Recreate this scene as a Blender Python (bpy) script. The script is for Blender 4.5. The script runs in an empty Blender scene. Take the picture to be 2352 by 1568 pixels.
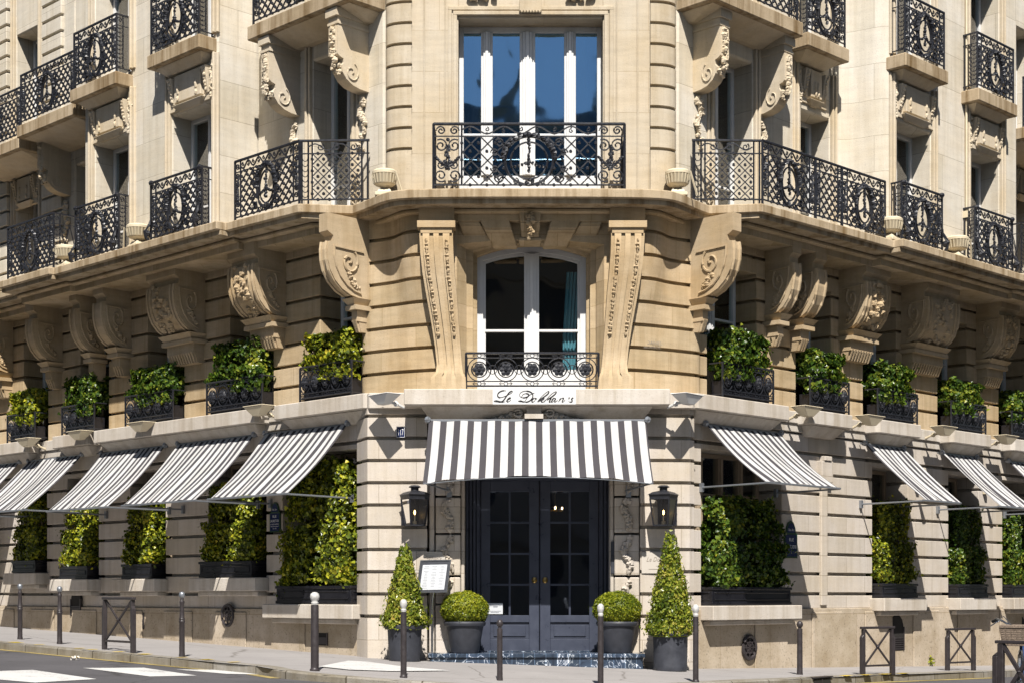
import bpy, bmesh, math, random
import numpy as np
from mathutils import Vector

random.seed(11); rng = np.random.default_rng(11)
scene = bpy.context.scene
COL = scene.collection
PI = math.pi; rad = math.radians; c45 = math.sqrt(.5)

# ------------------------------------------------------------------ camera
cam_d = bpy.data.cameras.new('camera'); cam = bpy.data.objects.new('camera', cam_d); COL.objects.link(cam)
cam_d.sensor_width = 36; cam_d.lens = 3650/2352*36; cam_d.shift_y = 581/2352; cam_d.clip_end = 500; cam_d.clip_start = .1
cam.location = (0, -24.3, 1.13); cam.rotation_euler = (rad(90), 0, 0)
scene.camera = cam
# ------------------------------------------------------------------ sky, sun, exposure
SUN_EL, SUN_AZ = 52.0, 2.5          # elevation; degrees the sun stands to the right of straight behind the camera
world = bpy.data.worlds.new('World'); scene.world = world; world.use_nodes = True
wn = world.node_tree.nodes; wl = world.node_tree.links
sky = wn.new('ShaderNodeTexSky'); sky.sky_type = 'NISHITA'; sky.sun_disc = False
sky.sun_elevation = rad(SUN_EL); sky.sun_rotation = rad(180-SUN_AZ); sky.air_density = 1; sky.dust_density = .5
wl.new(sky.outputs[0], wn['Background'].inputs[0]); wn['Background'].inputs[1].default_value = .05
sun_d = bpy.data.lights.new('sun', 'SUN'); sun_d.energy = 5.0; sun_d.angle = rad(.5); sun_d.color = (1, .955, .89)
sun = bpy.data.objects.new('sun', sun_d); COL.objects.link(sun)
sdir = Vector((-math.sin(rad(SUN_AZ))*math.cos(rad(SUN_EL)), math.cos(rad(SUN_AZ))*math.cos(rad(SUN_EL)), -math.sin(rad(SUN_EL))))
sun.rotation_euler = sdir.to_track_quat('-Z', 'Y').to_euler(); sun.location = (3, -20, 30)
scene.view_settings.view_transform = 'Standard'; scene.view_settings.look = 'None'
scene.view_settings.exposure = .46; scene.view_settings.gamma = 1
scene.cycles.max_bounces = 8; scene.cycles.diffuse_bounces = 1; scene.cycles.transparent_max_bounces = 16

# ------------------------------------------------------------------ materials
def nt(name):
    m = bpy.data.materials.new(name); m.use_nodes = True
    return m, m.node_tree.nodes, m.node_tree.links, m.node_tree.nodes['Principled BSDF']
def N(nodes, kind, **kw):
    n = nodes.new(kind)
    for k, v in kw.items():
        if k.startswith('i_'):
            key = k[2:]; key = int(key) if key.isdigit() else key.replace('_', ' ')
            n.inputs[key].default_value = v
        else: setattr(n, k, v)
    return n
def rgb(c): return (c[0], c[1], c[2], 1)
def ramp(nodes, stops):
    r = nodes.new('ShaderNodeValToRGB'); e = r.color_ramp.elements
    while len(e) < len(stops): e.new(.5)
    for k, (p, c) in enumerate(stops):
        e[k].position = p; e[k].color = rgb(c) if len(c) == 3 else c
    return r
def mix(nodes, links, a, b, fac, mode='MIX'):
    m = nodes.new('ShaderNodeMix'); m.data_type = 'RGBA'; m.blend_type = mode
    for s, k in ((fac, 0), (a, 6), (b, 7)):
        if hasattr(s, 'links') or hasattr(s, 'is_linked'): links.new(s, m.inputs[k])
        else: m.inputs[k].default_value = s if not isinstance(s, tuple) else rgb(s)
    return m.outputs[2]

def stone(name, base, row=None, zoff=0., bw=1.05, joint=.55, streak=.25, grain=.35, vary=.10, tint=None, msize=.0045, pits=.25, pscale=55., bigs=.9):
    """limestone: block-to-block variation and joints (UV in metres), bedding streaks, run-off streaks and pitting"""
    m, n, l, p = nt(name)
    p.inputs['Roughness'].default_value = .85; p.inputs['Specular IOR Level'].default_value = .25
    geo = N(n, 'ShaderNodeNewGeometry'); col = None
    tint = tint or (base[0]*.93, base[1]*.86, base[2]*.72)
    big = N(n, 'ShaderNodeTexNoise', i_Scale=bigs, i_Detail=6., i_Roughness=.65); l.new(geo.outputs['Position'], big.inputs['Vector'])
    r0 = ramp(n, [(.35, (0, 0, 0)), (.68, (1, 1, 1))]); l.new(big.outputs[0], r0.inputs[0])
    col = mix(n, l, tuple(base), tuple(tint), r0.outputs[0])
    bump_h = None
    if row:
        uv = N(n, 'ShaderNodeUVMap'); mp = N(n, 'ShaderNodeMapping'); mp.inputs['Location'].default_value = (.31, -zoff, 0)
        l.new(uv.outputs[0], mp.inputs[0])
        br = N(n, 'ShaderNodeTexBrick', i_Scale=1., i_Mortar_Size=msize, i_Mortar_Smooth=.2, i_Bias=0., i_Brick_Width=bw, i_Row_Height=row)
        br.offset = .5
        br.inputs['Color1'].default_value = (1-vary, 1-vary*1.1, 1-vary*1.5, 1); br.inputs['Color2'].default_value = (1+vary*.5, 1+vary*.5, 1+vary*.55, 1)
        br.inputs['Mortar'].default_value = (joint, joint*.93, joint*.8, 1)
        l.new(mp.outputs[0], br.inputs['Vector'])
        col = mix(n, l, col, br.outputs['Color'], 1., 'MULTIPLY'); bump_h = br.outputs['Fac']
    mp2 = N(n, 'ShaderNodeMapping'); mp2.inputs['Scale'].default_value = (1.3, 1.3, 7); l.new(geo.outputs['Position'], mp2.inputs[0])
    bed = N(n, 'ShaderNodeTexNoise', i_Scale=1.6, i_Detail=5., i_Roughness=.65); l.new(mp2.outputs[0], bed.inputs['Vector'])
    r1 = ramp(n, [(.3, (1-grain*.55,)*3), (.62, (1.04,)*3)]); l.new(bed.outputs[0], r1.inputs[0])
    col = mix(n, l, col, r1.outputs[0], .8, 'MULTIPLY')
    mp3 = N(n, 'ShaderNodeMapping'); mp3.inputs['Scale'].default_value = (3.4, 3.4, .22); l.new(geo.outputs['Position'], mp3.inputs[0])
    st = N(n, 'ShaderNodeTexNoise', i_Scale=1.5, i_Detail=5., i_Roughness=.7); l.new(mp3.outputs[0], st.inputs['Vector'])
    r2 = ramp(n, [(.44, (1, 1, 1)), (.72, (1-streak*1.5, 1-streak*1.7, 1-streak*2.1))]); l.new(st.outputs[0], r2.inputs[0])
    col = mix(n, l, col, r2.outputs[0], .85, 'MULTIPLY')
    pit = N(n, 'ShaderNodeTexNoise', i_Scale=pscale, i_Detail=3., i_Roughness=.7); l.new(geo.outputs['Position'], pit.inputs['Vector'])
    r3 = ramp(n, [(.28, (1-pits*1.6,)*3), (.42, (1, 1, 1))]); l.new(pit.outputs[0], r3.inputs[0])
    col = mix(n, l, col, r3.outputs[0], .7, 'MULTIPLY')
    l.new(col, p.inputs['Base Color'])
    b1 = N(n, 'ShaderNodeBump', i_Strength=.35, i_Distance=.012); l.new(pit.outputs[0], b1.inputs['Height'])
    b2 = N(n, 'ShaderNodeBump', i_Strength=.12, i_Distance=.012); l.new(bed.outputs[0], b2.inputs['Height']); l.new(b1.outputs[0], b2.inputs['Normal'])
    last = b2
    if bump_h is not None:
        b3 = N(n, 'ShaderNodeBump', i_Strength=.5, i_Distance=.006, invert=True); l.new(bump_h, b3.inputs['Height']); l.new(b2.outputs[0], b3.inputs['Normal']); last = b3
    l.new(last.outputs[0], p.inputs['Normal'])
    return m

def plain(name, col, rough=.5, metal=0., spec=.5, noise=0., nscale=8., bump=0., bscale=60.):
    m, n, l, p = nt(name)
    p.inputs['Roughness'].default_value = rough; p.inputs['Metallic'].default_value = metal; p.inputs['Specular IOR Level'].default_value = spec
    p.inputs['Base Color'].default_value = rgb(col)
    geo = N(n, 'ShaderNodeNewGeometry')
    if noise:
        t = N(n, 'ShaderNodeTexNoise', i_Scale=nscale, i_Detail=5., i_Roughness=.65); l.new(geo.outputs['Position'], t.inputs['Vector'])
        r = ramp(n, [(.3, tuple(x*(1-noise) for x in col)), (.7, tuple(min(1, x*(1+noise)) for x in col))]); l.new(t.outputs[0], r.inputs[0])
        l.new(r.outputs[0], p.inputs['Base Color'])
        r4 = ramp(n, [(.3, (max(0, rough-.12),)*3), (.7, (min(1, rough+.12),)*3)]); l.new(t.outputs[0], r4.inputs[0]); l.new(r4.outputs[0], p.inputs['Roughness'])
    if bump:
        t2 = N(n, 'ShaderNodeTexNoise', i_Scale=bscale, i_Detail=3.); l.new(geo.outputs['Position'], t2.inputs['Vector'])
        b = N(n, 'ShaderNodeBump', i_Strength=bump, i_Distance=.01); l.new(t2.outputs[0], b.inputs['Height']); l.new(b.outputs[0], p.inputs['Normal'])
    return m

def glass(name, refl=.22, tint=(.75, .85, .85), gcol=(1, 1, 1)):
    m, n, l, p = nt(name); n.remove(p); out = n['Material Output']
    tr = N(n, 'ShaderNodeBsdfTransparent'); tr.inputs[0].default_value = rgb(tint)
    gl = N(n, 'ShaderNodeBsdfGlossy'); gl.inputs['Roughness'].default_value = .035; gl.inputs[0].default_value = rgb(gcol)
    geo = N(n, 'ShaderNodeNewGeometry'); t = N(n, 'ShaderNodeTexNoise', i_Scale=1.3, i_Detail=1.); l.new(geo.outputs['Position'], t.inputs['Vector'])
    b = N(n, 'ShaderNodeBump', i_Strength=.12, i_Distance=.1); l.new(t.outputs[0], b.inputs['Height']); l.new(b.outputs[0], gl.inputs['Normal'])
    fr = N(n, 'ShaderNodeFresnel', i_IOR=1.5)
    mr = N(n, 'ShaderNodeMapRange', i_1=0., i_2=1., i_3=refl, i_4=1.); l.new(fr.outputs[0], mr.inputs[0])
    mx = N(n, 'ShaderNodeMixShader'); l.new(mr.outputs[0], mx.inputs[0]); l.new(tr.outputs[0], mx.inputs[1]); l.new(gl.outputs[0], mx.inputs[2])
    l.new(mx.outputs[0], out.inputs[0]); return m

def leafmat(name, stops, trans=.3, rough=.4):
    m, n, l, p = nt(name); out = n['Material Output']
    geo = N(n, 'ShaderNodeNewGeometry'); r = ramp(n, stops)
    big = N(n, 'ShaderNodeTexNoise', i_Scale=2.6, i_Detail=2.); l.new(geo.outputs['Position'], big.inputs['Vector'])
    ad = N(n, 'ShaderNodeMath', operation='MULTIPLY_ADD', i_1=.9, i_2=-.35); l.new(big.outputs[0], ad.inputs[0])
    ad2 = N(n, 'ShaderNodeMath', operation='MULTIPLY_ADD', i_1=.72); l.new(geo.outputs['Random Per Island'], ad2.inputs[0]); l.new(ad.outputs[0], ad2.inputs[2])
    l.new(ad2.outputs[0], r.inputs[0]); l.new(r.outputs[0], p.inputs['Base Color'])
    p.inputs['Roughness'].default_value = rough; p.inputs['Specular IOR Level'].default_value = .4
    t = N(n, 'ShaderNodeBsdfTranslucent'); l.new(r.outputs[0], t.inputs[0])
    mx = N(n, 'ShaderNodeMixShader', i_0=trans); l.new(p.outputs[0], mx.inputs[1]); l.new(t.outputs[0], mx.inputs[2]); l.new(mx.outputs[0], out.inputs[0])
    return m

def stripes(name, pitch):
    m, n, l, p = nt(name); out = n['Material Output']
    uv = N(n, 'ShaderNodeUVMap'); sp = N(n, 'ShaderNodeSeparateXYZ'); l.new(uv.outputs[0], sp.inputs[0])
    d = N(n, 'ShaderNodeMath', operation='DIVIDE', i_1=pitch); l.new(sp.outputs[0], d.inputs[0])
    f = N(n, 'ShaderNodeMath', operation='FRACT'); l.new(d.outputs[0], f.inputs[0])
    g = N(n, 'ShaderNodeMath', operation='LESS_THAN', i_1=.47); l.new(f.outputs[0], g.inputs[0])
    geo = N(n, 'ShaderNodeNewGeometry'); t = N(n, 'ShaderNodeTexNoise', i_Scale=3., i_Detail=4.); l.new(geo.outputs['Position'], t.inputs['Vector'])
    dirt = ramp(n, [(.3, (.9, .89, .87)), (.65, (1, 1, 1))]); l.new(t.outputs[0], dirt.inputs[0])
    col = mix(n, l, (.62, .615, .61), (.085, .08, .088), g.outputs[0]); col = mix(n, l, col, dirt.outputs[0], 1., 'MULTIPLY')
    l.new(col, p.inputs['Base Color']); p.inputs['Roughness'].default_value = .9; p.inputs['Specular IOR Level'].default_value = .1
    tr = N(n, 'ShaderNodeBsdfTranslucent'); l.new(col, tr.inputs[0])
    wv = N(n, 'ShaderNodeTexNoise', i_Scale=300.); l.new(geo.outputs['Position'], wv.inputs['Vector'])
    b = N(n, 'ShaderNodeBump', i_Strength=.12, i_Distance=.003); l.new(wv.outputs[0], b.inputs['Height']); l.new(b.outputs[0], p.inputs['Normal'])
    mx = N(n, 'ShaderNodeMixShader', i_0=.1); l.new(p.outputs[0], mx.inputs[1]); l.new(tr.outputs[0], mx.inputs[2]); l.new(mx.outputs[0], out.inputs[0])
    return m

def marble(name):
    m, n, l, p = nt(name); geo = N(n, 'ShaderNodeNewGeometry')
    t = N(n, 'ShaderNodeTexNoise', i_Scale=2.6, i_Detail=5., i_Distortion=2.5); l.new(geo.outputs['Position'], t.inputs['Vector'])
    r = ramp(n, [(.40, (.022, .034, .052)), (.485, (.04, .06, .09)), (.50, (.5, .54, .58)), (.515, (.04, .06, .09)), (.7, (.018, .026, .04))])
    l.new(t.outputs[0], r.inputs[0])
    uv = N(n, 'ShaderNodeUVMap'); br = N(n, 'ShaderNodeTexBrick', i_Scale=1., i_Mortar_Size=.004, i_Brick_Width=.17, i_Row_Height=3., i_Bias=0.)
    br.offset = 0; br.inputs['Color1'].default_value = (1, 1, 1, 1); br.inputs['Color2'].default_value = (1.5, 1.5, 1.6, 1); br.inputs['Mortar'].default_value = (4, 4, 4, 1)
    l.new(uv.outputs[0], br.inputs['Vector'])
    l.new(mix(n, l, r.outputs[0], br.outputs[0], 1., 'MULTIPLY'), p.inputs['Base Color']); p.inputs['Roughness'].default_value = .22
    return m

def ground(name, base, scale=90., contrast=.35, rough=.9, patch=.12):
    m, n, l, p = nt(name); geo = N(n, 'ShaderNodeNewGeometry')
    a = N(n, 'ShaderNodeTexNoise', i_Scale=scale, i_Detail=3., i_Roughness=.7); l.new(geo.outputs['Position'], a.inputs['Vector'])
    b = N(n, 'ShaderNodeTexNoise', i_Scale=.7, i_Detail=6., i_Roughness=.65); l.new(geo.outputs['Position'], b.inputs['Vector'])
    r = ramp(n, [(.25, tuple(x*(1-contrast) for x in base)), (.75, tuple(x*(1+contrast) for x in base))]); l.new(a.outputs[0], r.inputs[0])
    r2 = ramp(n, [(.3, (1-patch*1.6,)*3), (.7, (1+patch,)*3)]); l.new(b.outputs[0], r2.inputs[0])
    vo = N(n, 'ShaderNodeTexVoronoi', feature='DISTANCE_TO_EDGE', i_Scale=.42); wp = N(n, 'ShaderNodeTexNoise', i_Scale=2.5, i_Detail=4.); l.new(geo.outputs['Position'], wp.inputs['Vector'])
    l.new(mix(n, l, geo.outputs['Position'], wp.outputs['Color'], .12), vo.inputs['Vector'])
    rc = ramp(n, [(.0, (.45, .43, .4)), (.006, (1, 1, 1))]); l.new(vo.outputs['Distance'], rc.inputs[0])
    sp_ = N(n, 'ShaderNodeTexNoise', i_Scale=7., i_Detail=2.); l.new(geo.outputs['Position'], sp_.inputs['Vector']); rs = ramp(n, [(.66, (1, 1, 1)), (.72, (.72, .7, .68))]); l.new(sp_.outputs[0], rs.inputs[0])
    cc = mix(n, l, mix(n, l, r.outputs[0], r2.outputs[0], 1., 'MULTIPLY'), rc.outputs[0], .8, 'MULTIPLY'); cc = mix(n, l, cc, rs.outputs[0], .5, 'MULTIPLY')
    l.new(cc, p.inputs['Base Color']); p.inputs['Roughness'].default_value = rough
    p.inputs['Specular IOR Level'].default_value = .2
    bp = N(n, 'ShaderNodeBump', i_Strength=.4, i_Distance=.006); l.new(a.outputs[0], bp.inputs['Height']); l.new(bp.outputs[0], p.inputs['Normal'])
    return m

def worn_paint(name):
    m, n, l, p = nt(name); geo = N(n, 'ShaderNodeNewGeometry')
    a = N(n, 'ShaderNodeTexNoise', i_Scale=26., i_Detail=8., i_Roughness=.75); l.new(geo.outputs['Position'], a.inputs['Vector'])
    b = N(n, 'ShaderNodeTexNoise', i_Scale=2.2, i_Detail=3.); l.new(geo.outputs['Position'], b.inputs['Vector'])
    ad = N(n, 'ShaderNodeMath', operation='MULTIPLY_ADD', i_1=.5); l.new(b.outputs[0], ad.inputs[0]); l.new(a.outputs[0], ad.inputs[2])
    r = ramp(n, [(.56, (.13, .125, .125)), (.66, (.56, .55, .53)), (.95, (.66, .65, .63))]); l.new(ad.outputs[0], r.inputs[0])
    l.new(r.outputs[0], p.inputs['Base Color']); p.inputs['Roughness'].default_value = .85; return m

def emit(name, col, s):
    m, n, l, p = nt(name); p.inputs['Emission Color'].default_value = rgb(col); p.inputs['Emission Strength'].default_value = s; p.inputs['Base Color'].default_value = rgb(col); return m

M = dict(
    gf=stone('stone_ground_floor', (.63, .575, .525), .34, 1.12, 1.15, .60, .12, .07, .09, tint=(.61, .53, .43)),
    plinth=stone('stone_plinth', (.56, .475, .375), 1.4, -.6, 1.3, .7, .0, .04, .10, tint=(.40, .32, .225), pits=.9, pscale=30., bigs=2.2),
    f1=stone('stone_first_floor', (.62, .495, .335), .345, 4.52, 1.0, .74, .18, .30, .14, tint=(.55, .40, .23)),
    f1c=stone('stone_carved', (.59, .465, .31), None, streak=.12, grain=.25, tint=(.50, .36, .2)),
    f2=stone('stone_upper', (.77, .715, .62), .62, 7.15, 1.35, .55, .12, .16, .09, tint=(.74, .65, .51), msize=.0035),
    f2c=stone('stone_upper_carved', (.72, .63, .5), None, streak=.1, grain=.15),
    f2p=stone('stone_corner', (.62, .545, .43), None, streak=.16, grain=.2, tint=(.55, .44, .29)),
    slab=stone('stone_slab', (.56, .45, .31), None, streak=.5, grain=.15, tint=(.42, .32, .2), pits=.35),
    ledge=stone('stone_ledge', (.66, .61, .545), None, streak=.2, grain=.1, tint=(.56, .49, .41)),
    cream=plain('cream_paint', (.72, .62, .44), .5, noise=.05),
    white=plain('white_paint', (.76, .755, .74), .4, noise=.04), capwhite=plain('worn_white_cap', (.55, .54, .52), .45, noise=.25, nscale=30.),
    greywhite=plain('grey_white_metal', (.62, .64, .66), .45),
    iron=plain('wrought_iron', (.022, .023, .029), .42, .0, .5, noise=.3, nscale=20.),
    post=plain('street_iron', (.040, .033, .034), .42, 0., .5, noise=.2, nscale=14.),
    steel=plain('brushed_steel', (.55, .56, .58), .25, 1.),
    dsteel=plain('dull_steel', (.30, .32, .35), .4, .6),
    door=plain('slate_blue_paint', (.056, .064, .092), .35, 0., .5, noise=.1, nscale=5.),
    brass=plain('brass', (.65, .45, .16), .3, 1.),
    pot=plain('anthracite_pot', (.042, .045, .056), .55, 0., .4, noise=.25, nscale=9.),
    box=plain('black_planter_paint', (.012, .012, .016), .35, 0., .5, noise=.15),
    dark=plain('shade_black', (.018, .016, .014), .9),  # near-black: shade behind windows and in openings put into the colour
    beige=plain('beige_paint', (.46, .36, .25), .5),
    glass=glass('window_glass', .16), glass_up=glass('corner_window_glass', .55, (.45, .5, .5), (.42, .72, 1.)), glass_door=glass('door_glass', .17, (.7, .72, .8), (.75, .85, 1.)),
    curtain=plain('pale_green_curtain', (.50, .66, .60), .8), curtain_b=plain('blue_curtain', (.22, .5, .6), .8), net=plain('white_curtain', (.45, .46, .44), .9),
    ivy=leafmat('ivy_leaves', [(.05, (.012, .03, .004)), (.35, (.045, .095, .012)), (.62, (.12, .19, .02)), (.85, (.26, .29, .03)), (.98, (.42, .36, .03))], .25, .32),
    ivyg=leafmat('golden_ivy_leaves', [(.05, (.03, .045, .004)), (.35, (.10, .14, .012)), (.56, (.26, .30, .018)), (.82, (.54, .51, .035)), (.98, (.58, .42, .05))], .22, .35),
    ballleaf=leafmat('box_leaves', [(.1, (.07, .11, .006)), (.5, (.22, .26, .014)), (.9, (.46, .45, .03))], .25),
    coneleaf=leafmat('laurel_leaves', [(.08, (.05, .085, .008)), (.4, (.17, .22, .02)), (.7, (.33, .35, .04)), (.88, (.50, .44, .08)), (.98, (.42, .23, .05))], .25, .3),
    canvas=stripes('striped_canvas', .205), canvas_fine=stripes('striped_canvas_fine', .165),
    marble=marble('blue_marble'),
    asphalt=ground('asphalt', (.105, .10, .105), 120., .3), pave=ground('pavement_asphalt', (.335, .315, .305), 140., .16, patch=.07),
    paint=worn_paint('road_paint'), yellow=ground('yellow_paint', (.55, .40, .08), 30., .3, patch=.4),
    signblue=plain('enamel_blue', (.012, .022, .085), .25), signgreen=plain('enamel_green', (.02, .06, .03), .3),
    ink=plain('dark_lettering', (.02, .018, .02), .5), letter=plain('white_lettering', (.8, .8, .8), .5),
    paper=plain('paper', (.62, .64, .66), .6), print=plain('faint_print', (.30, .31, .34), .7), plate=plain('etched_plate', (.60, .55, .48), .35), etch=plain('etched_lettering', (.33, .28, .23), .5),
    wicker=plain('wicker', (.20, .15, .11), .7, noise=.5, nscale=60., bump=.6, bscale=90.),
    rubber=plain('rubber', (.02, .02, .02), .7), blue=plain('blue_metal', (.02, .05, .16), .3, .3), flame=emit('lamp_flame', (1, .62, .2), 9.), bulb=emit('chandelier_bulb', (1, .66, .3), 14.),
)

# ------------------------------------------------------------------ geometry helpers
def Fr(o, d, n): return lambda u, w, z: (o[0]+d[0]*u+n[0]*w, o[1]+d[1]*u+n[1]*w, z)
LO, RO = (-1.96, .17), (2.54, .17)
L = Fr(LO, (-c45, c45), (-c45, -c45))      # street front going away to the left: u along it, w out of the wall
R = Fr(RO, (c45, c45), (c45, -c45))        # the one going away to the right
C = Fr((0, 0), (1, 0), (0, -1))            # the corner front
W = lambda x, y, z: (x, y, z)
XC = .29
def gz(x): return .085-.0365*x             # pavement level: the street falls to the right

BOX = [(0, 1, 2, 3), (7, 6, 5, 4), (0, 4, 5, 1), (1, 5, 6, 2), (2, 6, 7, 3), (3, 7, 4, 0)]
class MB:
    def __init__(s): s.v = []; s.f = []; s.uv = None
    def add(s, vs, fs):
        b = len(s.v); s.v += [tuple(v) for v in vs]; s.f += [tuple(b+i for i in f) for f in fs]
    def box(s, P, u0, u1, w0, w1, z0, z1):
        s.add([P(u0, w0, z0), P(u1, w0, z0), P(u1, w1, z0), P(u0, w1, z0), P(u0, w0, z1), P(u1, w0, z1), P(u1, w1, z1), P(u0, w1, z1)], BOX)
    def taper(s, P, b, t, z0, z1):          # b, t = (u0,u1,w0,w1)
        s.add([P(b[0], b[2], z0), P(b[1], b[2], z0), P(b[1], b[3], z0), P(b[0], b[3], z0), P(t[0], t[2], z1), P(t[1], t[2], z1), P(t[1], t[3], z1), P(t[0], t[3], z1)], BOX)
    def prism(s, f, pts, e0, e1):           # f(a,b,e)->point
        n = len(pts)
        s.add([f(a, b, e0) for a, b in pts]+[f(a, b, e1) for a, b in pts],
              [tuple(range(n)), tuple(range(2*n-1, n-1, -1))]+[(i, (i+1) % n, n+(i+1) % n, n+i) for i in range(n)])
    def tube(s, pts, r, n=4, closed=False):
        pts = [Vector(p) for p in pts]; m = len(pts); vs = []; rr = r if isinstance(r, (list, tuple)) else [r]*m
        for i, p in enumerate(pts):
            a = pts[i-1] if (i or closed) else p; b = pts[(i+1) % m] if (i < m-1 or closed) else p
            t = (b-a)
            if t.length < 1e-9: t = Vector((0, 0, 1))
            t.normalize(); up = Vector((0, 0, 1)) if abs(t.z) < .9 else Vector((.6, .8, 0))
            x = t.cross(up).normalized(); y = x.cross(t)
            if closed or m > 2: pass
            for k in range(n):
                an = 2*PI*(k+.5)/n; vs.append(p+(x*math.cos(an)+y*math.sin(an))*rr[i])
        fs = []
        for i in range(m if closed else m-1):
            j = (i+1) % m
            fs += [(i*n+k, i*n+(k+1) % n, j*n+(k+1) % n, j*n+k) for k in range(n)]
        if not closed: fs += [tuple(range(n-1, -1, -1)), tuple((m-1)*n+k for k in range(n))]
        s.add(vs, fs)
    def lathe(s, o, prof, n=16, sx=1., sy=1.):
        vs = []; fs = []
        for r, z in prof:
            for k in range(n): a = 2*PI*k/n; vs.append((o[0]+r*sx*math.cos(a), o[1]+r*sy*math.sin(a), o[2]+z))
        for i in range(len(prof)-1): fs += [(i*n+k, i*n+(k+1) % n, (i+1)*n+(k+1) % n, (i+1)*n+k) for k in range(n)]
        fs += [tuple(range(n-1, -1, -1)), tuple((len(prof)-1)*n+k for k in range(n))]
        s.add(vs, fs)
    def lump(s, o, rx, ry=None, rz=None, n=6, m=4, jit=0.):
        ry = ry or rx; rz = rz or rx; vs = [(o[0], o[1], o[2]-rz)]; fs = []
        for i in range(1, m):
            ph = -PI/2+PI*i/m
            for k in range(n):
                a = 2*PI*k/n+i*.3; q = 1+random.uniform(-jit, jit)
                vs.append((o[0]+rx*q*math.cos(ph)*math.cos(a), o[1]+ry*q*math.cos(ph)*math.sin(a), o[2]+rz*q*math.sin(ph)))
        vs.append((o[0], o[1], o[2]+rz)); t = len(vs)-1
        fs += [(0, 1+(k+1) % n, 1+k) for k in range(n)]
        for i in range(m-2): fs += [(1+i*n+k, 1+i*n+(k+1) % n, 1+(i+1)*n+(k+1) % n, 1+(i+1)*n+k) for k in range(n)]
        fs += [(t, 1+(m-2)*n+k, 1+(m-2)*n+(k+1) % n) for k in range(n)]
        s.add(vs, fs)
    def grid(s, rows):
        n = len(rows[0]); s.add([p for r in rows for p in r], [(i*n+k, i*n+k+1, (i+1)*n+k+1, (i+1)*n+k) for i in range(len(rows)-1) for k in range(n-1)])

ORIG = {}
def obj(name, mb, mat, parent=None, smooth=False, bevel=0., recalc=True, solid=0.):
    me = bpy.data.meshes.new(name)
    o = bpy.data.objects.new(name, me); COL.objects.link(o)
    org = (0, 0, 0)
    if parent is not None: org = ORIG[parent.name]
    vs = np.array(mb.v, dtype=np.float64).reshape(-1, 3)-np.array(org)
    me.from_pydata(vs.tolist(), [], mb.f)
    if recalc:
        bm = bmesh.new(); bm.from_mesh(me); bmesh.ops.recalc_face_normals(bm, faces=bm.faces); bm.to_mesh(me); bm.free()
    me.update()
    uvl = me.uv_layers.new(name='UVMap')
    nl = len(me.loops); li = np.empty(nl, dtype=np.int32); me.loops.foreach_get('vertex_index', li)
    npol = len(me.polygons); lt = np.empty(npol, dtype=np.int32); me.polygons.foreach_get('loop_total', lt)
    nn = np.empty(npol*3); me.polygons.foreach_get('normal', nn); nn = nn.reshape(-1, 3)
    wv = vs+np.array(org)
    if mb.uv is not None: uv = np.array(mb.uv)[li]
    else:
        ln = np.repeat(nn, lt, axis=0); p = wv[li]; h = np.hypot(ln[:, 0], ln[:, 1]); flat = h < .3; h = np.where(h < 1e-6, 1, h)
        tx, ty = -ln[:, 1]/h, ln[:, 0]/h
        uv = np.stack([np.where(flat, p[:, 0], p[:, 0]*tx+p[:, 1]*ty), np.where(flat, p[:, 1], p[:, 2])], 1)
    uvl.data.foreach_set('uv', uv.astype(np.float32).ravel())
    me.materials.append(M[mat] if isinstance(mat, str) else mat)
    if smooth:
        me.polygons.foreach_set('use_smooth', np.ones(npol, dtype=bool))
        if hasattr(me, 'set_sharp_from_angle'): me.set_sharp_from_angle(angle=rad(40))
    if bevel:
        b = o.modifiers.new('bevel', 'BEVEL'); b.width = bevel; b.segments = 1; b.limit_method = 'ANGLE'; b.angle_limit = rad(40)
    if solid:
        b = o.modifiers.new('solid', 'SOLIDIFY'); b.thickness = solid; b.offset = 0
    if parent is not None: o.parent = parent
    ORIG[o.name] = org
    return o
def thing(name, label, cat, loc=(0, 0, 0), group=None):
    o = bpy.data.objects.new(name, None); COL.objects.link(o); o.location = loc; o.empty_display_size = .2
    o['label'] = label; o['category'] = cat
    if group: o['group'] = group
    ORIG[o.name] = tuple(loc); return o
def tag(o, label, cat, group=None):
    o['label'] = label; o['category'] = cat
    if group: o['group'] = group
    return o
def struct(o): o['kind'] = 'structure'; return o

def text_mb(mb, s, size, place, depth=.003):
    cu = bpy.data.curves.new('t', 'FONT'); cu.body = s; cu.size = size; cu.align_x = 'CENTER'; cu.resolution_u = 2
    to = bpy.data.objects.new('t', cu); COL.objects.link(to)
    dg = bpy.context.evaluated_depsgraph_get(); dg.update()
    me = bpy.data.meshes.new_from_object(to.evaluated_get(dg))
    mb.add([place(v.co.x, v.co.y) for v in me.vertices], [tuple(p.vertices) for p in me.polygons])
    bpy.data.objects.remove(to); bpy.data.curves.remove(cu); bpy.data.meshes.remove(me)

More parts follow.
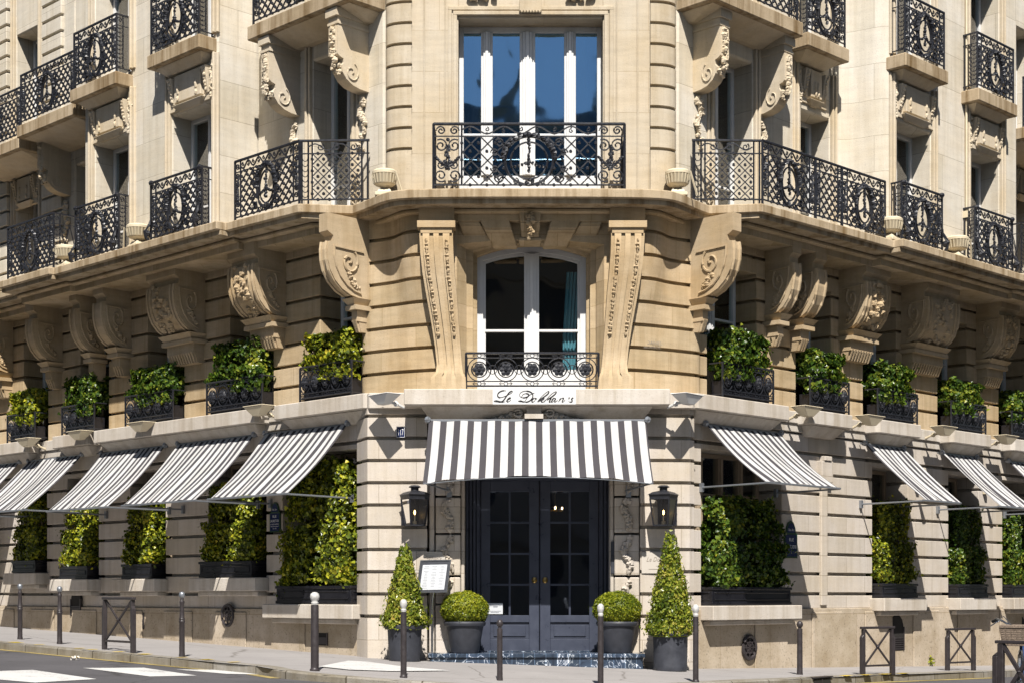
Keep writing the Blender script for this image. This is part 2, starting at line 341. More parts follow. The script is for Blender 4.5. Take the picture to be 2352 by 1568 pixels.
def leaves(P, N_, size, name, mat, parent, droop=.6, jitter=.5, smin=.6, smax=1.25, shape='ivy', core=None):
    """many small folded leaves: P points, N_ facing directions"""
    n = len(P); r = lambda *k: rng.normal(size=k)
    Nn = N_+r(n, 3)*jitter; Nn /= np.linalg.norm(Nn, axis=1, keepdims=True)
    t = np.array([0, 0, -1.])*droop+r(n, 3)*.6; t -= Nn*np.sum(t*Nn, 1, keepdims=True); t /= np.linalg.norm(t, axis=1, keepdims=True)+1e-9
    b = np.cross(Nn, t); s = (size*rng.uniform(smin, smax, n))[:, None]
    fold = rng.uniform(.05, .22, n)[:, None]
    if shape == 'ivy':
        prof = [(0, 0, 0), (.62, .18, 1), (.42, .5, 1), (0, 1.05, .3), (-.42, .5, 1), (-.62, .18, 1), (0, .42, 0)]
        F = [(6, 0, 1), (6, 1, 2), (6, 2, 3), (6, 3, 4), (6, 4, 5), (6, 5, 0)]
    else:
        prof = [(0, 0, 0), (.3, .45, 1), (0, 1.1, .2), (-.3, .45, 1)]
        F = [(0, 1, 2), (0, 2, 3)]
    V = np.stack([P+s*(b*x+t*(y-.5)+Nn*fold*z) for x, y, z in prof], 1).reshape(-1, 3)
    k = len(prof); F = (np.arange(n)[:, None, None]*k+np.array(F)[None]).reshape(-1, 3)
    mb = MB(); mb.v = [tuple(x) for x in V]; mb.f = [tuple(x) for x in F]
    if core is not None:
        bb = len(mb.v); mb.v += [tuple(x) for x in core[0]]; mb.f += [tuple(bb+i for i in f) for f in core[1]]
    return obj(name, mb, mat, parent, recalc=False)
# ================================================================== THE BUILDING
B = thing('corner_building', 'cream stone corner building with iron balconies, striped awnings and rounded corner front', 'building', (XC, 0, gz(0)))

def gaps(openings):                       # openings (u0,u1,z0,z1) -> columns
    cols = {}
    for u0, u1, z0, z1 in openings: cols.setdefault((u0, u1), []).append((z0, z1))
    return sorted(cols.items())
def coursed(mb, P, u0, u1, w0, w1, z0, z1, gr, g=.08, gh=.052, ins=(1, 1)):
    """box built of courses with recessed joints; ins: joints also cut into the (u0,u1) end faces"""
    z = z0
    for q in [x for x in gr if z0 < x < z1-gh]:
        if q > z: mb.box(P, u0, u1, w0, w1, z, q)
        mb.box(P, u0+g*ins[0], u1-g*ins[1], w0, w1-g, q, q+gh); z = q+gh
    mb.box(P, u0, u1, w0, w1, z, z1)
def wing(mb, P, ua, ub, wf, depth, z0, z1, openings, gr=()):
    cols = gaps(openings); u = ua
    for (a, b), zs in cols:
        if a > u: coursed(mb, P, u, a, wf-depth, wf, z0, z1, gr)
        zz = z0
        for (s, h) in sorted(zs):
            if s > zz: coursed(mb, P, a, b, wf-depth, wf, zz, s, gr, ins=(0, 0))
            zz = h
        if zz < z1: coursed(mb, P, a, b, wf-depth, wf, zz, z1, gr, ins=(0, 0))
        u = b
    if ub > u: coursed(mb, P, u, ub, wf-depth, wf, z0, z1, gr)
G0 = [1.12+.34*k for k in range(9)]
G1 = [4.52+.345*k for k in range(7)]
GFL = [(.5, 2.6), (3.05, 4.75), (6.1, 7.3), (8.42, 9.6), (10.4, 11.5)]; SILL_L = [.97, 1.41, 1.41, 1.42, 1.56]
GFR = [(.6, 2.75), (5.5, 6.7), (8.15, 9.3), (10.25, 11.4)]; SILL_R = [.95, 1.06, 1.06, 1.06]
F1L = [(.5, 1.6), (2.85, 4.1), (5.5, 6.7), (8.05, 9.1), (10.35, 11.35)]
F1R = [(.75, 2.05), (3.15, 4.2), (5.2, 6.3), (7.75, 8.85), (10.1, 11.2)]
END = 15.
# ---- ground floor and first floor walls of the two streets
for P, gf, sl, f1, ns in ((L, GFL, SILL_L, F1L, 'l'), (R, GFR, SILL_R, F1R, 'r')):
    m = MB(); wing(m, P, .38, END, 0, .55, .9, 4.0, [(a, b, s, 3.42) for (a, b), s in zip(gf, sl)], G0)
    obj('ground_floor_wall', m, 'gf', B, bevel=.008)
    m = MB(); m.box(P, .3, END, -.5, .05, -1., .9)
    for k in range(1, 9): m.box(P, .3+k*1.62, .3+k*1.62+.9, .05, .075, -1., .84)
    obj('plinth_wall', m, 'plinth', B, bevel=.01)
    m = MB(); wing(m, P, .5, END, 0, .6, 4.0, 7.0, [(a, b, 4.22, 6.35) for a, b in f1], G1)
    obj('first_floor_wall', m, 'f1', B, bevel=.008)
    # sills below the ground floor windows
    for (a, b), s in zip(gf, sl):
        m = MB(); m.box(P, a-.08, b+.16, -.3, .30, s-.22, s+.01); m.box(P, a, b+.06, -.3, .18, s-.30, s-.22)
        obj('window_sill', m, 'ledge', B, bevel=.012)
# ---- string course / balconettes between ground and first floor
for P, spans in ((L, [(.05, 2.45), (2.9, 8.1), (8.28, 9.65), (10.6, 12.4)]), (R, [(.05, 2.55), (3.13, 4.42), (5.18, 6.66), (7.73, 9.25), (10.08, 11.6)])):
    m = MB(); m.box(P, .4, END, -.1, .06, 4.0, 4.2); m.box(P, .4, END, -.1, .03, 3.86, 4.0)
    obj('string_course', m, 'ledge', B, bevel=.01)
    for a, b in spans:
        m = MB(); m.prism(P, [(a, -.1), (a+.0, .26), (a+.06, .33), (b-.06, .33), (b, .26), (b, -.1)], 3.98, 4.215)
        m.taper(P, (a+.25, b-.25, -.1, .08), (a+.12, b-.12, -.1, .25), 3.80, 3.98)
        obj('balconette_slab', m, 'ledge', B, bevel=.012)
# ---- ground floor corner: two coursed piers and the door surround
def offset_poly(pts, d):
    out = []
    for i, p in enumerate(pts):
        a = pts[max(0, i-1)]; b = pts[min(len(pts)-1, i+1)]; dx, dy = b[0]-a[0], b[1]-a[1]; q = math.hypot(dx, dy)
        out.append((p[0]+dy/q*d, p[1]-dx/q*d))
    return out
def coursed_poly(mb, f, z0, z1, gr, g=.08, gh=.052):
    """f(z)-> plan polyline, left to right; vertical face with recessed joints"""
    zs = [z0]
    for q in [x for x in gr if z0 < x < z1-gh]: zs += [q, q+gh]
    zs.append(z1)
    for i in range(len(zs)-1):
        a, b = zs[i], zs[i+1]; d = -g if i % 2 else 0.
        mb.grid([[(x, y, a) for x, y in offset_poly(f(a), d)], [(x, y, b) for x, y in offset_poly(f(b), d)]])
        if i:
            mb.grid([[(x, y, a) for x, y in offset_poly(f(a), 0)], [(x, y, a) for x, y in offset_poly(f(a), -g)]])
m = MB()
pl = [(-2.42, .5), (-2.27, .12), (-2.21, .0), (-1.3, -.02), (-1.29, .3)]
coursed_poly(m, lambda z: pl, -.6, 4.0, [.78]+G0)
pr = [(1.95, .3), (1.96, -.02), (2.45, 0.), (2.72, .04), (2.8, .12), (2.84, .5)]
coursed_poly(m, lambda z: pr, -.6, 4.0, [.78]+G0)
m.box(W, -2.2, -1.31, .08, .8, -.6, 4.0); m.box(W, 1.98, 2.75, .12, .8, -.6, 4.0)
m.box(W, -2.0, 2.6, .2, .8, 3.36, 4.0)
obj('corner_pier', m, 'gf', B, recalc=False)
m = MB()
for s in (-1, 1):
    X = lambda x: XC+.10+s*x
    a, b = sorted((X(1.18), X(1.56)))
    for z0, z1 in ((.2, .98), (1.0, 1.40), (1.43, 2.05), (2.08, 2.62), (2.65, 3.4)): m.box(W, a, b, .03, .5, z0, z1)
    a2, b2 = sorted((X(1.12), X(1.175))); m.box(W, a2, b2, .1, .9, .2, 3.36)
    a3, b3 = sorted((X(1.58), X(1.66))); m.box(W, a3, b3, .05, .5, .2, 3.4)
m.box(W, XC-1.2, XC+1.35, .1, .8, 3.2, 3.36)
obj('door_surround', m, 'gf', B, bevel=.012)
for s in (-1, 1):
    cx = XC+.10+s*1.37
    for z0, z1 in ((2.12, 2.58), (1.46, 2.02), (.82, 1.36), (2.7, 3.0)):
        m = MB()
        for k in range(34):
            zz = random.uniform(z0, z1); m.lump((cx+.05*math.sin((zz-z0)*14)+random.uniform(-.03, .03), .02, zz), random.uniform(.025, .05), .06, random.uniform(.03, .06), jit=.25)
        obj('carved_ornament', m, 'gf', B, smooth=True)
# sign band, cornice and cartouche above the door awning
m = MB(); m.box(W, -1.62, 2.37, -.5, .6, 3.975, 4.215); obj('entablature_band', m, 'ledge', B, bevel=.012)
m = MB()
m.taper(W, (-1.25, 2.0, -.15, .6), (-1.38, 2.13, -.40, .6), 3.80, 3.973); m.box(W, -1.2, 1.95, -.12, .6, 3.70, 3.8); m.box(W, -1.2, 1.95, -.05, .6, 3.36, 3.70)
obj('cornice_moulding', m, 'ledge', B, bevel=.01)
m = MB(); m.box(W, XC-.1, XC+.18, -.42, -.1, 3.78, 3.85); m.box(W, XC-.07, XC+.15, -.38, -.1, 3.85, 3.96)
for s in (-1, 1):
    for k in range(22):
        t = k/21; m.lump((XC+.04+s*(.2+.55*t), -.28+.1*t, 3.84-.1*t+random.uniform(-.05, .05)*(1-t)), random.uniform(.04, .07), .08, random.uniform(.03, .06), jit=.3)
    m.tube([(XC+.04+s*(.24+.06*math.cos(a)), -.34, 3.87+.05*math.sin(a)) for a in np.linspace(0, 2*PI, 13)], .018, 5)
obj('carved_cartouche', m, 'ledge', B, smooth=True)
m = MB(); m.box(W, -.29, .955, -.512, -.49, 3.982, 4.208); sp = obj('name_board', m, 'white', B)
m = MB()
def densify(pts, k=3):
    out = []
    for i in range(len(pts)-1):
        p0 = pts[max(0, i-1)]; p1 = pts[i]; p2 = pts[i+1]; p3 = pts[min(len(pts)-1, i+2)]
        for j in range(k):
            t = j/k
            out.append(tuple(.5*(2*p1[d]+(p2[d]-p0[d])*t+(2*p0[d]-5*p1[d]+4*p2[d]-p3[d])*t*t+(3*p1[d]-p0[d]-3*p2[d]+p3[d])*t**3) for d in (0, 1)))
    return out+[pts[-1]]
def zt(p): return (-.29+(p[0]-360)*.00083, -.516, 4.205-(p[1]-165)*.00083)
for st in ([(600, 190), (540, 188), (480, 215), (450, 255), (455, 290), (490, 310), (550, 300), (620, 270), (690, 235), (720, 205), (700, 195), (660, 220), (620, 270), (580, 330), (540, 375), (490, 390), (430, 388), (385, 380), (395, 370), (430, 368), (480, 380), (540, 390), (580, 385)],
           [(600, 380), (620, 360), (670, 335), (690, 318), (670, 315), (640, 335), (620, 365), (630, 385), (660, 380), (690, 350)],
           [(880, 300), (910, 255), (960, 238), (1000, 245), (1015, 265), (990, 295), (940, 312), (890, 312), (855, 290), (845, 260), (870, 220), (930, 195), (1000, 195), (1060, 220), (1085, 265), (1075, 320), (1035, 365), (980, 390), (920, 390), (860, 385), (825, 380), (835, 370), (870, 370), (910, 385), (940, 378), (980, 320), (1020, 275), (1060, 248), (1113, 228)],
           [(1110, 318), (1080, 345), (1065, 375), (1085, 390), (1115, 375), (1130, 340), (1120, 318), (1140, 330), (1165, 330)],
           [(1165, 390), (1220, 320), (1290, 250), (1350, 205), (1375, 205), (1360, 240), (1300, 290), (1220, 345), (1190, 385)], [(1196, 356), (1262, 312), (1288, 326), (1255, 352), (1205, 358)], [(1222, 354), (1248, 388), (1282, 386), (1312, 352)],
           [(1285, 392), (1350, 320), (1420, 250), (1485, 208), (1508, 212), (1490, 245), (1430, 295), (1350, 345)], [(1340, 360), (1390, 320), (1415, 325), (1390, 360), (1380, 385), (1410, 385), (1450, 350)],
           [(1495, 325), (1460, 325), (1430, 360), (1425, 388), (1455, 380), (1500, 325), (1480, 370), (1490, 390), (1530, 360)],
           [(1545, 390), (1590, 325), (1565, 360), (1610, 322), (1640, 325), (1620, 365), (1615, 388), (1640, 385), (1670, 350)],
           [(1735, 308), (1742, 318), (1732, 332)], [(1815, 315), (1780, 335), (1795, 360), (1790, 385), (1755, 392), (1730, 380)]):
    st = densify(st, 4) if len(st) > 2 else st; n_ = len(st); m.tube([zt(q) for q in st], [.0046+.0036*(1 if st[min(i+1, n_-1)][1] > st[max(i-1, 0)][1] else -.3) for i in range(n_)], 5)
obj('lettering', m, 'ink', sp)
m = MB(); text_mb(m, 'DANIEL', .08, lambda x, y: (2.18+x*.9, .02+x*.29-.02, 4.95+y)); text_mb(m, 'ARCHITECTE', .05, lambda x, y: (2.14+x*.9, -.012+x*.29, 4.89+y)); obj('carved_lettering', m, 'etch', B, recalc=False)

m = MB(); cs_ = [(-2.40, .62), (-2.34, .42), (-2.26, .10), (-2.18, -.06), (-1.6, -.10)]; cs_ = cs_+[(2*XC-x, y) for x, y in reversed(cs_)]
m.prism(W, cs_+[(2.6, .9), (-2.1, .9)], 3.97, 4.21); obj('string_course', m, 'ledge', B, bevel=.012)
# ---- first floor corner wall: bulging out under the balcony
FRONT_Y = -.15
def f1_left(z):
    t = max(0., min(1., (z-5.0)/1.7)); t = t*t*(3-2*t)
    lo = [(-2.36, .72), (-2.32, .5), (-2.12, .34), (-1.9, .19), (-1.7, .08), (-1.5, -.02), (-1.34, -.09), (-1.2, -.14), (-1.0, FRONT_Y)]
    hi = [(-2.36, .72), (-2.32, .48), (-2.12, .36), (-1.93, .24), (-1.80, .10), (-1.68, -.13), (-1.50, -.26), (-1.28, -.28), (-1.0, -.26)]
    return [(a[0]*(1-t)+b[0]*t, a[1]*(1-t)+b[1]*t) for a, b in zip(lo, hi)]
m = MB()
fl = lambda z: densify(f1_left(z)); fr = lambda z: [(2*XC-x+.02, y) for x, y in reversed(densify(f1_left(z)))]
GG = []
for q in G1: GG.append(q)
for f_ in (fl, fr): m = MB(); coursed_poly(m, f_, 4.2, 6.95, GG, .08, .055); obj('corner_wall', m, 'f1', B, smooth=True, recalc=False)
# window bay of the first floor corner: splayed arched reveal
def arch(xa, xb, zs, rise, z0, n=14):
    """jamb, arch, jamb polyline (x,z)"""
    out = [(xa, z0), (xa, zs)]
    for k in range(1, n): t = k/n; x = xa+(xb-xa)*t; out.append((x, zs+rise*(1-(2*t-1)**2)))
    return out+[(xb, zs), (xb, z0)]
A0 = arch(-.84, 1.40, 6.44, .07, 4.2); A1 = arch(-.70, 1.29, 6.42, .10, 4.2); A2 = arch(-.60, 1.20, 6.40, .15, 4.2); A3 = arch(-.54, 1.15, 6.36, .17, 4.2)
m = MB()
def ring(mb, a, ya, b, yb): mb.grid([[(x, ya, z) for x, z in a], [(x, yb, z) for x, z in b]])
ring(m, A0, -.17, A1, .02); ring(m, A1, .02, A1, .10); ring(m, A1, .10, A2, .12); ring(m, A2, .12, A2, .26); ring(m, A2, .26, A3, .28); ring(m, A3, .28, A3, .55)
top = [(x, 6.95) for x, z in A0[1:-1]]
m.grid([[(x, -.17, z) for x, z in A0[1:-1]], [(x, -.17, 6.95) for x, _ in top]])
for s in (0, 1):
    xa, xb = ((-1.05, -.84), (1.40, 1.66))[s]; m.grid([[(xa, -.17, 4.2), (xb, -.17, 4.2)], [(xa, -.17, 6.95), (xb, -.17, 6.95)]])
obj('window_reveal', m, 'f1', B, recalc=False)
# voussoirs and carved keystone
KX = .275
for sg in (-1, 1):
    for tx0, tx1, bx0, bx1, zb, y in ((.36, .83, .19, .56, 6.42, -.33), (.87, 1.16, .60, .98, 6.49, -.29)):
        m = MB(); X = lambda d: KX+sg*d
        t_ = sorted((X(tx0), X(tx1))); b_ = sorted((X(bx0), X(bx1))); md = sorted(((X(tx0)+X(bx0))/2, (X(tx1)+X(bx1))/2))
        m.taper(W, (b_[0], b_[1], -.10, .1), (md[0], md[1], y, .1), zb, zb+.22); m.taper(W, (md[0], md[1], y, .1), (t_[0], t_[1], y, .1), zb+.22, 6.93)
        obj('voussoir', m, 'f1', B, bevel=.015)
m = MB(); m.taper(W, (KX-.13, KX+.13, -.30, .1), (KX-.15, KX+.15, -.42, .1), 6.52, 6.72); m.taper(W, (KX-.15, KX+.15, -.42, .1), (KX-.17, KX+.17, -.42, .1), 6.72, 6.93); m.box(W, KX-.17, KX+.17, -.30, .1, 6.46, 6.52); obj('keystone', m, 'f1', B, bevel=.015)
m = MB()
for k in range(26):
    t = k/25; m.lump((KX+random.uniform(-.06, .06)*(1-.5*t), -.44-.03*math.sin(t*3)+.1*max(0, t-.4), 6.84-.34*t), random.uniform(.02, .045), .045, random.uniform(.025, .05), jit=.3)
obj('keystone_carving', m, 'f1c', B, smooth=True)
# long S-shaped pilaster consoles beside the window
def volute_pilaster(sgn, name='scroll_pilaster'):
    D = [(6.58, 963, 1040, .47), (6.50, 963, 1040, .47), (6.25, 965, 1041, .47), (5.95, 970, 1044, .45), (5.6, 979, 1049, .41), (5.2, 990, 1053, .36), (4.85, 998, 1057, .33), (4.6, 1002, 1060, .34), (4.47, 1000, 1063, .40), (4.40, 990, 1070, .45), (4.21, 990, 1070, .46)]
    m = MB(); cols = [0, .0, .1, .1, .3, .3, .42, .42, .58, .58, .7, .7, .9, .9, 1, 1]
    rel = [.9, .0, .0, .045, .045, .0, .0, .045, .045, .0, .0, .045, .045, .0, .0, .9]
    rows = []
    for z, a, b, w in D:
        xa, xb = (a-1176)/153.4, (b-1176)/153.4
        row = []
        for cc, rr in zip(cols, rel):
            x = xa+(xb-xa)*cc; y = -w+(rr if rr > .5 else (-rr if 4.45 < z < 6.55 else 0))
            row.append((x if sgn < 0 else 2*XC+.02-x, y if rr < .5 else .1, z))
        rows.append(row)
    m.grid(rows); m.grid([rows[0][:1]+rows[0][-1:], [rows[0][1], rows[0][-2]]])
    P = lambda x: x if sgn < 0 else 2*XC+.02-x
    x0, x1 = sorted((P(-1.42), P(-.85))); m.box(W, x0, x1, -.53, .1, 6.62, 6.72); m.box(W, x0+.05, x1-.05, -.50, .1, 6.54, 6.62); m.box(W, x0+.02, x1-.02, -.45, .1, 6.72, 6.93)
    for k in range(26):
        z = 6.42-k*.055
        for f_ in (.2, .8):
            i = next(i for i in range(len(D)-1) if D[i+1][0] <= z <= D[i][0]); t = (D[i][0]-z)/(D[i][0]-D[i+1][0])
            a = D[i][1]+(D[i+1][1]-D[i][1])*t; b = D[i][2]+(D[i+1][2]-D[i][2])*t; w = D[i][3]+(D[i+1][3]-D[i][3])*t
            x = P((a+(b-a)*f_-1176)/153.4); m.lump((x, -w-.045, z), .034 if k % 3 else .022, .045, .034, 5, 4, .25)
    return obj(name, m, 'f1c', B, smooth=True)
volute_pilaster(-1); volute_pilaster(1)

# ---- scroll consoles under the big balcony
CPROF = [(0, 6.93), (.92, 6.93), (.92, 6.66), (.80, 6.60), (.80, 6.52), (.90, 6.50), (.92, 6.38), (.91, 6.22), (.86, 6.07), (.76, 5.93), (.60, 5.81), (.42, 5.74), (.25, 5.71), (0, 5.70)]
def console(P, ua, ub, sc=1., w0=0.):
    m = MB(); f = lambda a, b, e: P(e, a*sc+w0, b)
    m.prism(f, CPROF, ua, ub)
    uc = (ua+ub)/2; h = (ub-ua)/2
    m.taper(P, (ua+.03, ub-.03, w0-.05, w0+.28), (ua-.04, ub+.04, w0-.05, w0+.36), 5.60, 5.70); m.box(P, ua-.02, ub+.02, w0-.05, w0+.3, 5.53, 5.60)
    m.box(P, ua+.04, ub-.04, w0-.05, w0+.22, 5.36, 5.53); m.taper(P, (ua+.06, ub-.06, w0-.05, w0+.12), (ua+.05, ub-.05, w0-.05, w0+.18), 5.2, 5.36)
    k = max(2, int((ub-ua)/.09))
    for i in range(k):
        uu = ua+.06+(ub-ua-.12)*(i+.5)/k; m.taper(P, (uu-.012, uu+.012, w0+.1, w0+.16), (uu-.025, uu+.025, w0+.1, w0+.235), 5.2, 5.38)
    ribs = [ua+.04, ub-.04] if ub-ua < .4 else [ua+.04, ua+.14, ub-.14, ub-.04]
    for q in ribs:                            # beads down the curved front
        m.tube([P(q, w0+(a+.005)*sc, b) for a, b in CPROF[5:12]], .028, 5)
    for e in (ua, ub):                        # carved scroll on each cheek
        dd = -.012 if e == ua else .012
        m.tube([P(e+dd, w0+sc*(.46+(.20-.022*t)*math.cos(t+2.2)), 6.24+(.20-.022*t)*math.sin(t+2.2)) for t in np.linspace(0, 8.6, 40)], .02, 5)
        m.tube([P(e+dd, w0+sc*(a*.88-.02), b+.07) for a, b in CPROF[6:13]], .018, 5)
        m.tube([P(e+dd, w0+sc*.14, 6.42), P(e+dd, w0+sc*.8, 6.44)], .014, 4)
        for i in range(14):
            t = i/13; m.lump(P(e, w0+sc*(.50-.22*t+random.uniform(-.05, .05)), 6.08-.22*t), random.uniform(.025, .05), None, None, 5, 4, .3)
    if ub-ua > .5:                            # carved group on the broad ones
        for i in range(34):
            t = random.random(); j = 5+t*5.9; k0 = int(j); fr_ = j-k0
            a = CPROF[k0][0]*(1-fr_)+CPROF[min(k0+1, 12)][0]*fr_; b = CPROF[k0][1]*(1-fr_)+CPROF[min(k0+1, 12)][1]*fr_
            m.lump(P(uc+random.uniform(-.5, .5)*h, w0+a*sc, b), random.uniform(.04, .075), None, None, 6, 4, .3)
    return obj('console', m, 'f1c', B, bevel=0)
for a, b, sc in ((.36, .57, .9), (2.5, 3.25, .70), (4.84, 5.75, .68), (7.25, 7.6, .66), (8.2, 8.45, .66), (9.78, 10.1, .68), (11.8, 12.3, .68)): console(L, a, b, sc)
for a, b, sc in ((.32, .53, .9), (2.28, 2.52, .6), (2.94, 3.25, .6), (4.43, 5.22, .6), (6.46, 7.6, .6), (9.2, 9.9, .6), (11.2, 11.9, .6)): console(R, a, b, sc)
# ---- the big second floor balcony slab, following the corner
def lw(u, w): p = L(u, w, 0); return (p[0], p[1])
def rw(u, w): p = R(u, w, 0); return (p[0], p[1])
frontL = densify([(-2.47, .26), (-2.26, -.02), (-2.1, -.26), (-1.92, -.50), (-1.72, -.65), (-1.35, -.73), (-.6, -.77), (XC, -.775)], 4)
frontR = [(2*XC+.0-x, y) for x, y in reversed(frontL)]
outer = [lw(END, .8), lw(9.9, .8), lw(9.9, 1.3), lw(7.95, 1.3), lw(7.95, 1.2)]+[lw(2.75, 1.2), lw(2.75, 1.02), lw(.92, .95)]+frontL+frontR[1:]+[rw(.90, .95), rw(4.55, 1.02), rw(4.55, 1.2), rw(9.0, 1.2), rw(9.0, 1.3), rw(END, 1.25)]
inner = [rw(END, -.5), (2.6, .9), (-2.0, .9), lw(END, -.5)]
def slab(pts, z0, z1, name, mat, bev=.015):
    m = MB(); m.prism(lambda a, b, e: (a, b, e), pts, z0, z1); return obj(name, m, mat, B, bevel=bev)
def inset(d):
    o = offset_poly(outer, -d); return o
slab(outer+inner, 7.0, 7.14, 'balcony_slab', 'slab')
slab(inset(.07)+inner, 6.93, 7.0, 'balcony_moulding', 'slab', .0)
slab(inset(.34)+inner, 6.86, 6.93, 'bed_moulding', 'f1', .02); slab(inset(.44)+inner, 6.76, 6.86, 'bed_moulding', 'f1', .04)

# ---- second floor and third floor walls
W2L = [(.8, 1.8, 7.15, 9.75), (.8, 1.8, 10.4, 13.0)]
wallL = MB(); wing(wallL, L, .02, 3.3, 0, .6, 7.0, 15., W2L)
wing(wallL, L, 3.3, 7.55, .8, 1.3, 7.0, 15., [(3.44, 4.66, 7.15, 9.3), (5.98, 7.2, 7.15, 9.3), (3.44, 4.66, 10.4, 12.6), (5.98, 7.2, 10.4, 12.6)])
wing(wallL, L, 7.55, END, 0, .6, 7.0, 15., [(8.3, 9.3, 7.15, 9.5), (10.71, 11.67, 7.15, 9.3), (10.71, 11.67, 10.4, 12.6)])
obj('upper_wall', wallL, 'f2', B, bevel=.03)
wallR = MB(); wing(wallR, R, .02, 4.3, 0, .6, 7.0, 15., [(.92, 1.96, 7.15, 9.75), (.92, 1.96, 10.4, 13.), (3.24, 4.17, 7.15, 9.3), (3.24, 4.17, 10.4, 12.6)])
wing(wallR, R, 4.75, 9.3, .8, 1.3, 7.0, 15., [(4.94, 6.15, 7.15, 9.3), (7.49, 8.63, 7.15, 9.3), (4.94, 6.15, 10.4, 12.6), (7.49, 8.63, 10.4, 12.6)])
wing(wallR, R, 9.3, END, 0, .6, 7.0, 15., [(10.6, 11.6, 7.15, 9.3), (10.6, 11.6, 10.4, 12.6)])
obj('upper_wall', wallR, 'f2', B, bevel=.03)
m = MB()                                       # rounded return between the two planes of the right street
pts = [R(4.3, 0, 0), R(4.42, .05, 0), R(4.52, .16, 0), R(4.58, .34, 0), R(4.62, .56, 0), R(4.68, .72, 0), R(4.75, .80, 0)]
m.grid([[(p[0], p[1], z) for p in pts] for z in (7.0, 15.)]); obj('curved_wall', m, 'f2', B, smooth=True, recalc=False)
G3 = [7.4+.32*k for k in range(24)]
for a, b, p_ in ((9.72, 10.5, .07), (11.85, 12.3, .12)): m = MB(); coursed(m, L, a, b, -.1, p_, 7.14, 14.9, G3); obj('rusticated_pilaster', m, 'f2', B, bevel=.012)
# architraves: fluted strips beside the tall windows
def architrave(P, a, b, w, z0, z1):
    m = MB()
    for s, e in ((-1, a), (1, b)):
        for k, (d, p) in enumerate(((.015, .05), (.075, .075), (.13, .035))):
            u0 = e+s*d; u1 = e+s*(d+.045); m.box(P, min(u0, u1), max(u0, u1), w-.02, w+p, z0, z1)
    return obj('window_architrave', m, 'f2c', B, bevel=.01)
for P, lst in ((L, [(3.44, 4.66, .8), (5.98, 7.2, .8), (.8, 1.8, 0), (10.71, 11.67, 0)]), (R, [(.92, 1.96, 0), (3.24, 4.17, 0), (4.94, 6.15, .8), (7.49, 8.63, .8), (10.6, 11.6, 0)])):
    for a, b, w in lst: architrave(P, a, b, w, 7.15, 10.08); architrave(P, a, b, w, 10.4, 14.9)
# third floor slabs, the carved lintel blocks under them
def top_slab(P, a, b, wf, w1, z=10.35, lintel=None):
    m = MB(); m.box(P, a, b, wf-.1, w1, z-.23, z); obj('balcony_slab', m, 'slab', B, bevel=.015)
    m = MB(); m.taper(P, (a+.25, b-.25, wf-.05, wf+.12), (a+.1, b-.1, wf-.05, w1-.1), z-.36, z-.232)
    if lintel:
        c, d = lintel; m.box(P, c-.02, d+.02, wf-.05, wf+.03, z-.97, z-.36); m.box(P, c+.22, d-.22, wf, wf+.10, z-.86, z-.40); m.taper(P, (c+.3, d-.3, wf, wf+.05), (c+.16, d-.16, wf, wf+.12), z-1.0, z-.90)
        for uu in (c+.10, d-.10):
            m.taper(P, (uu-.05, uu+.05, wf, wf+.05), (uu-.07, uu+.07, wf, wf+.14), z-.86, z-.42)
            for k in range(7): m.lump(P(uu+random.uniform(-.02, .02), wf+.13-.012*k, z-.46-.055*k), .038, None, None, 6, 4, .3)
        for uu in (c+.34, d-.34): m.lump(P(uu, wf+.10, z-.66), .035, .035, .09, 6, 4, .2); m.lump(P(uu, wf+.11, z-.8), .03, .03, .05, 6, 4, .2)
        for k in range(12): m.lump(P(c-.05+random.uniform(-.04, .04), wf+.05, z-.45-.05*k), random.uniform(.03, .05), None, None, 6, 4, .3)
    obj('lintel_block', m, 'f2c', B, bevel=.01)
top_slab(L, .02, 2.62, 0, .70); top_slab(L, 3.33, 4.9, .8, 1.15, 10.31, (3.44, 4.66)); top_slab(L, 5.9, 7.47, .8, 1.15, 10.3, (5.98, 7.2))
top_slab(L, 7.6, 9.75, 0, 1.0, 10.15); top_slab(L, 9.85, 12.2, 0, .9, 10.0, (10.71, 11.67))
top_slab(R, .02, 2.36, 0, .70); top_slab(R, 2.86, 4.08, 0, .45, 10.4, (3.24, 4.0)); top_slab(R, 4.72, 6.14, .8, 1.15, 10.34, (4.94, 6.15)); top_slab(R, 7.2, 8.66, .8, 1.15, 10.3, (7.49, 8.63)); top_slab(R, 9.4, 12., 0, .9, 10.1, (10.6, 11.6))
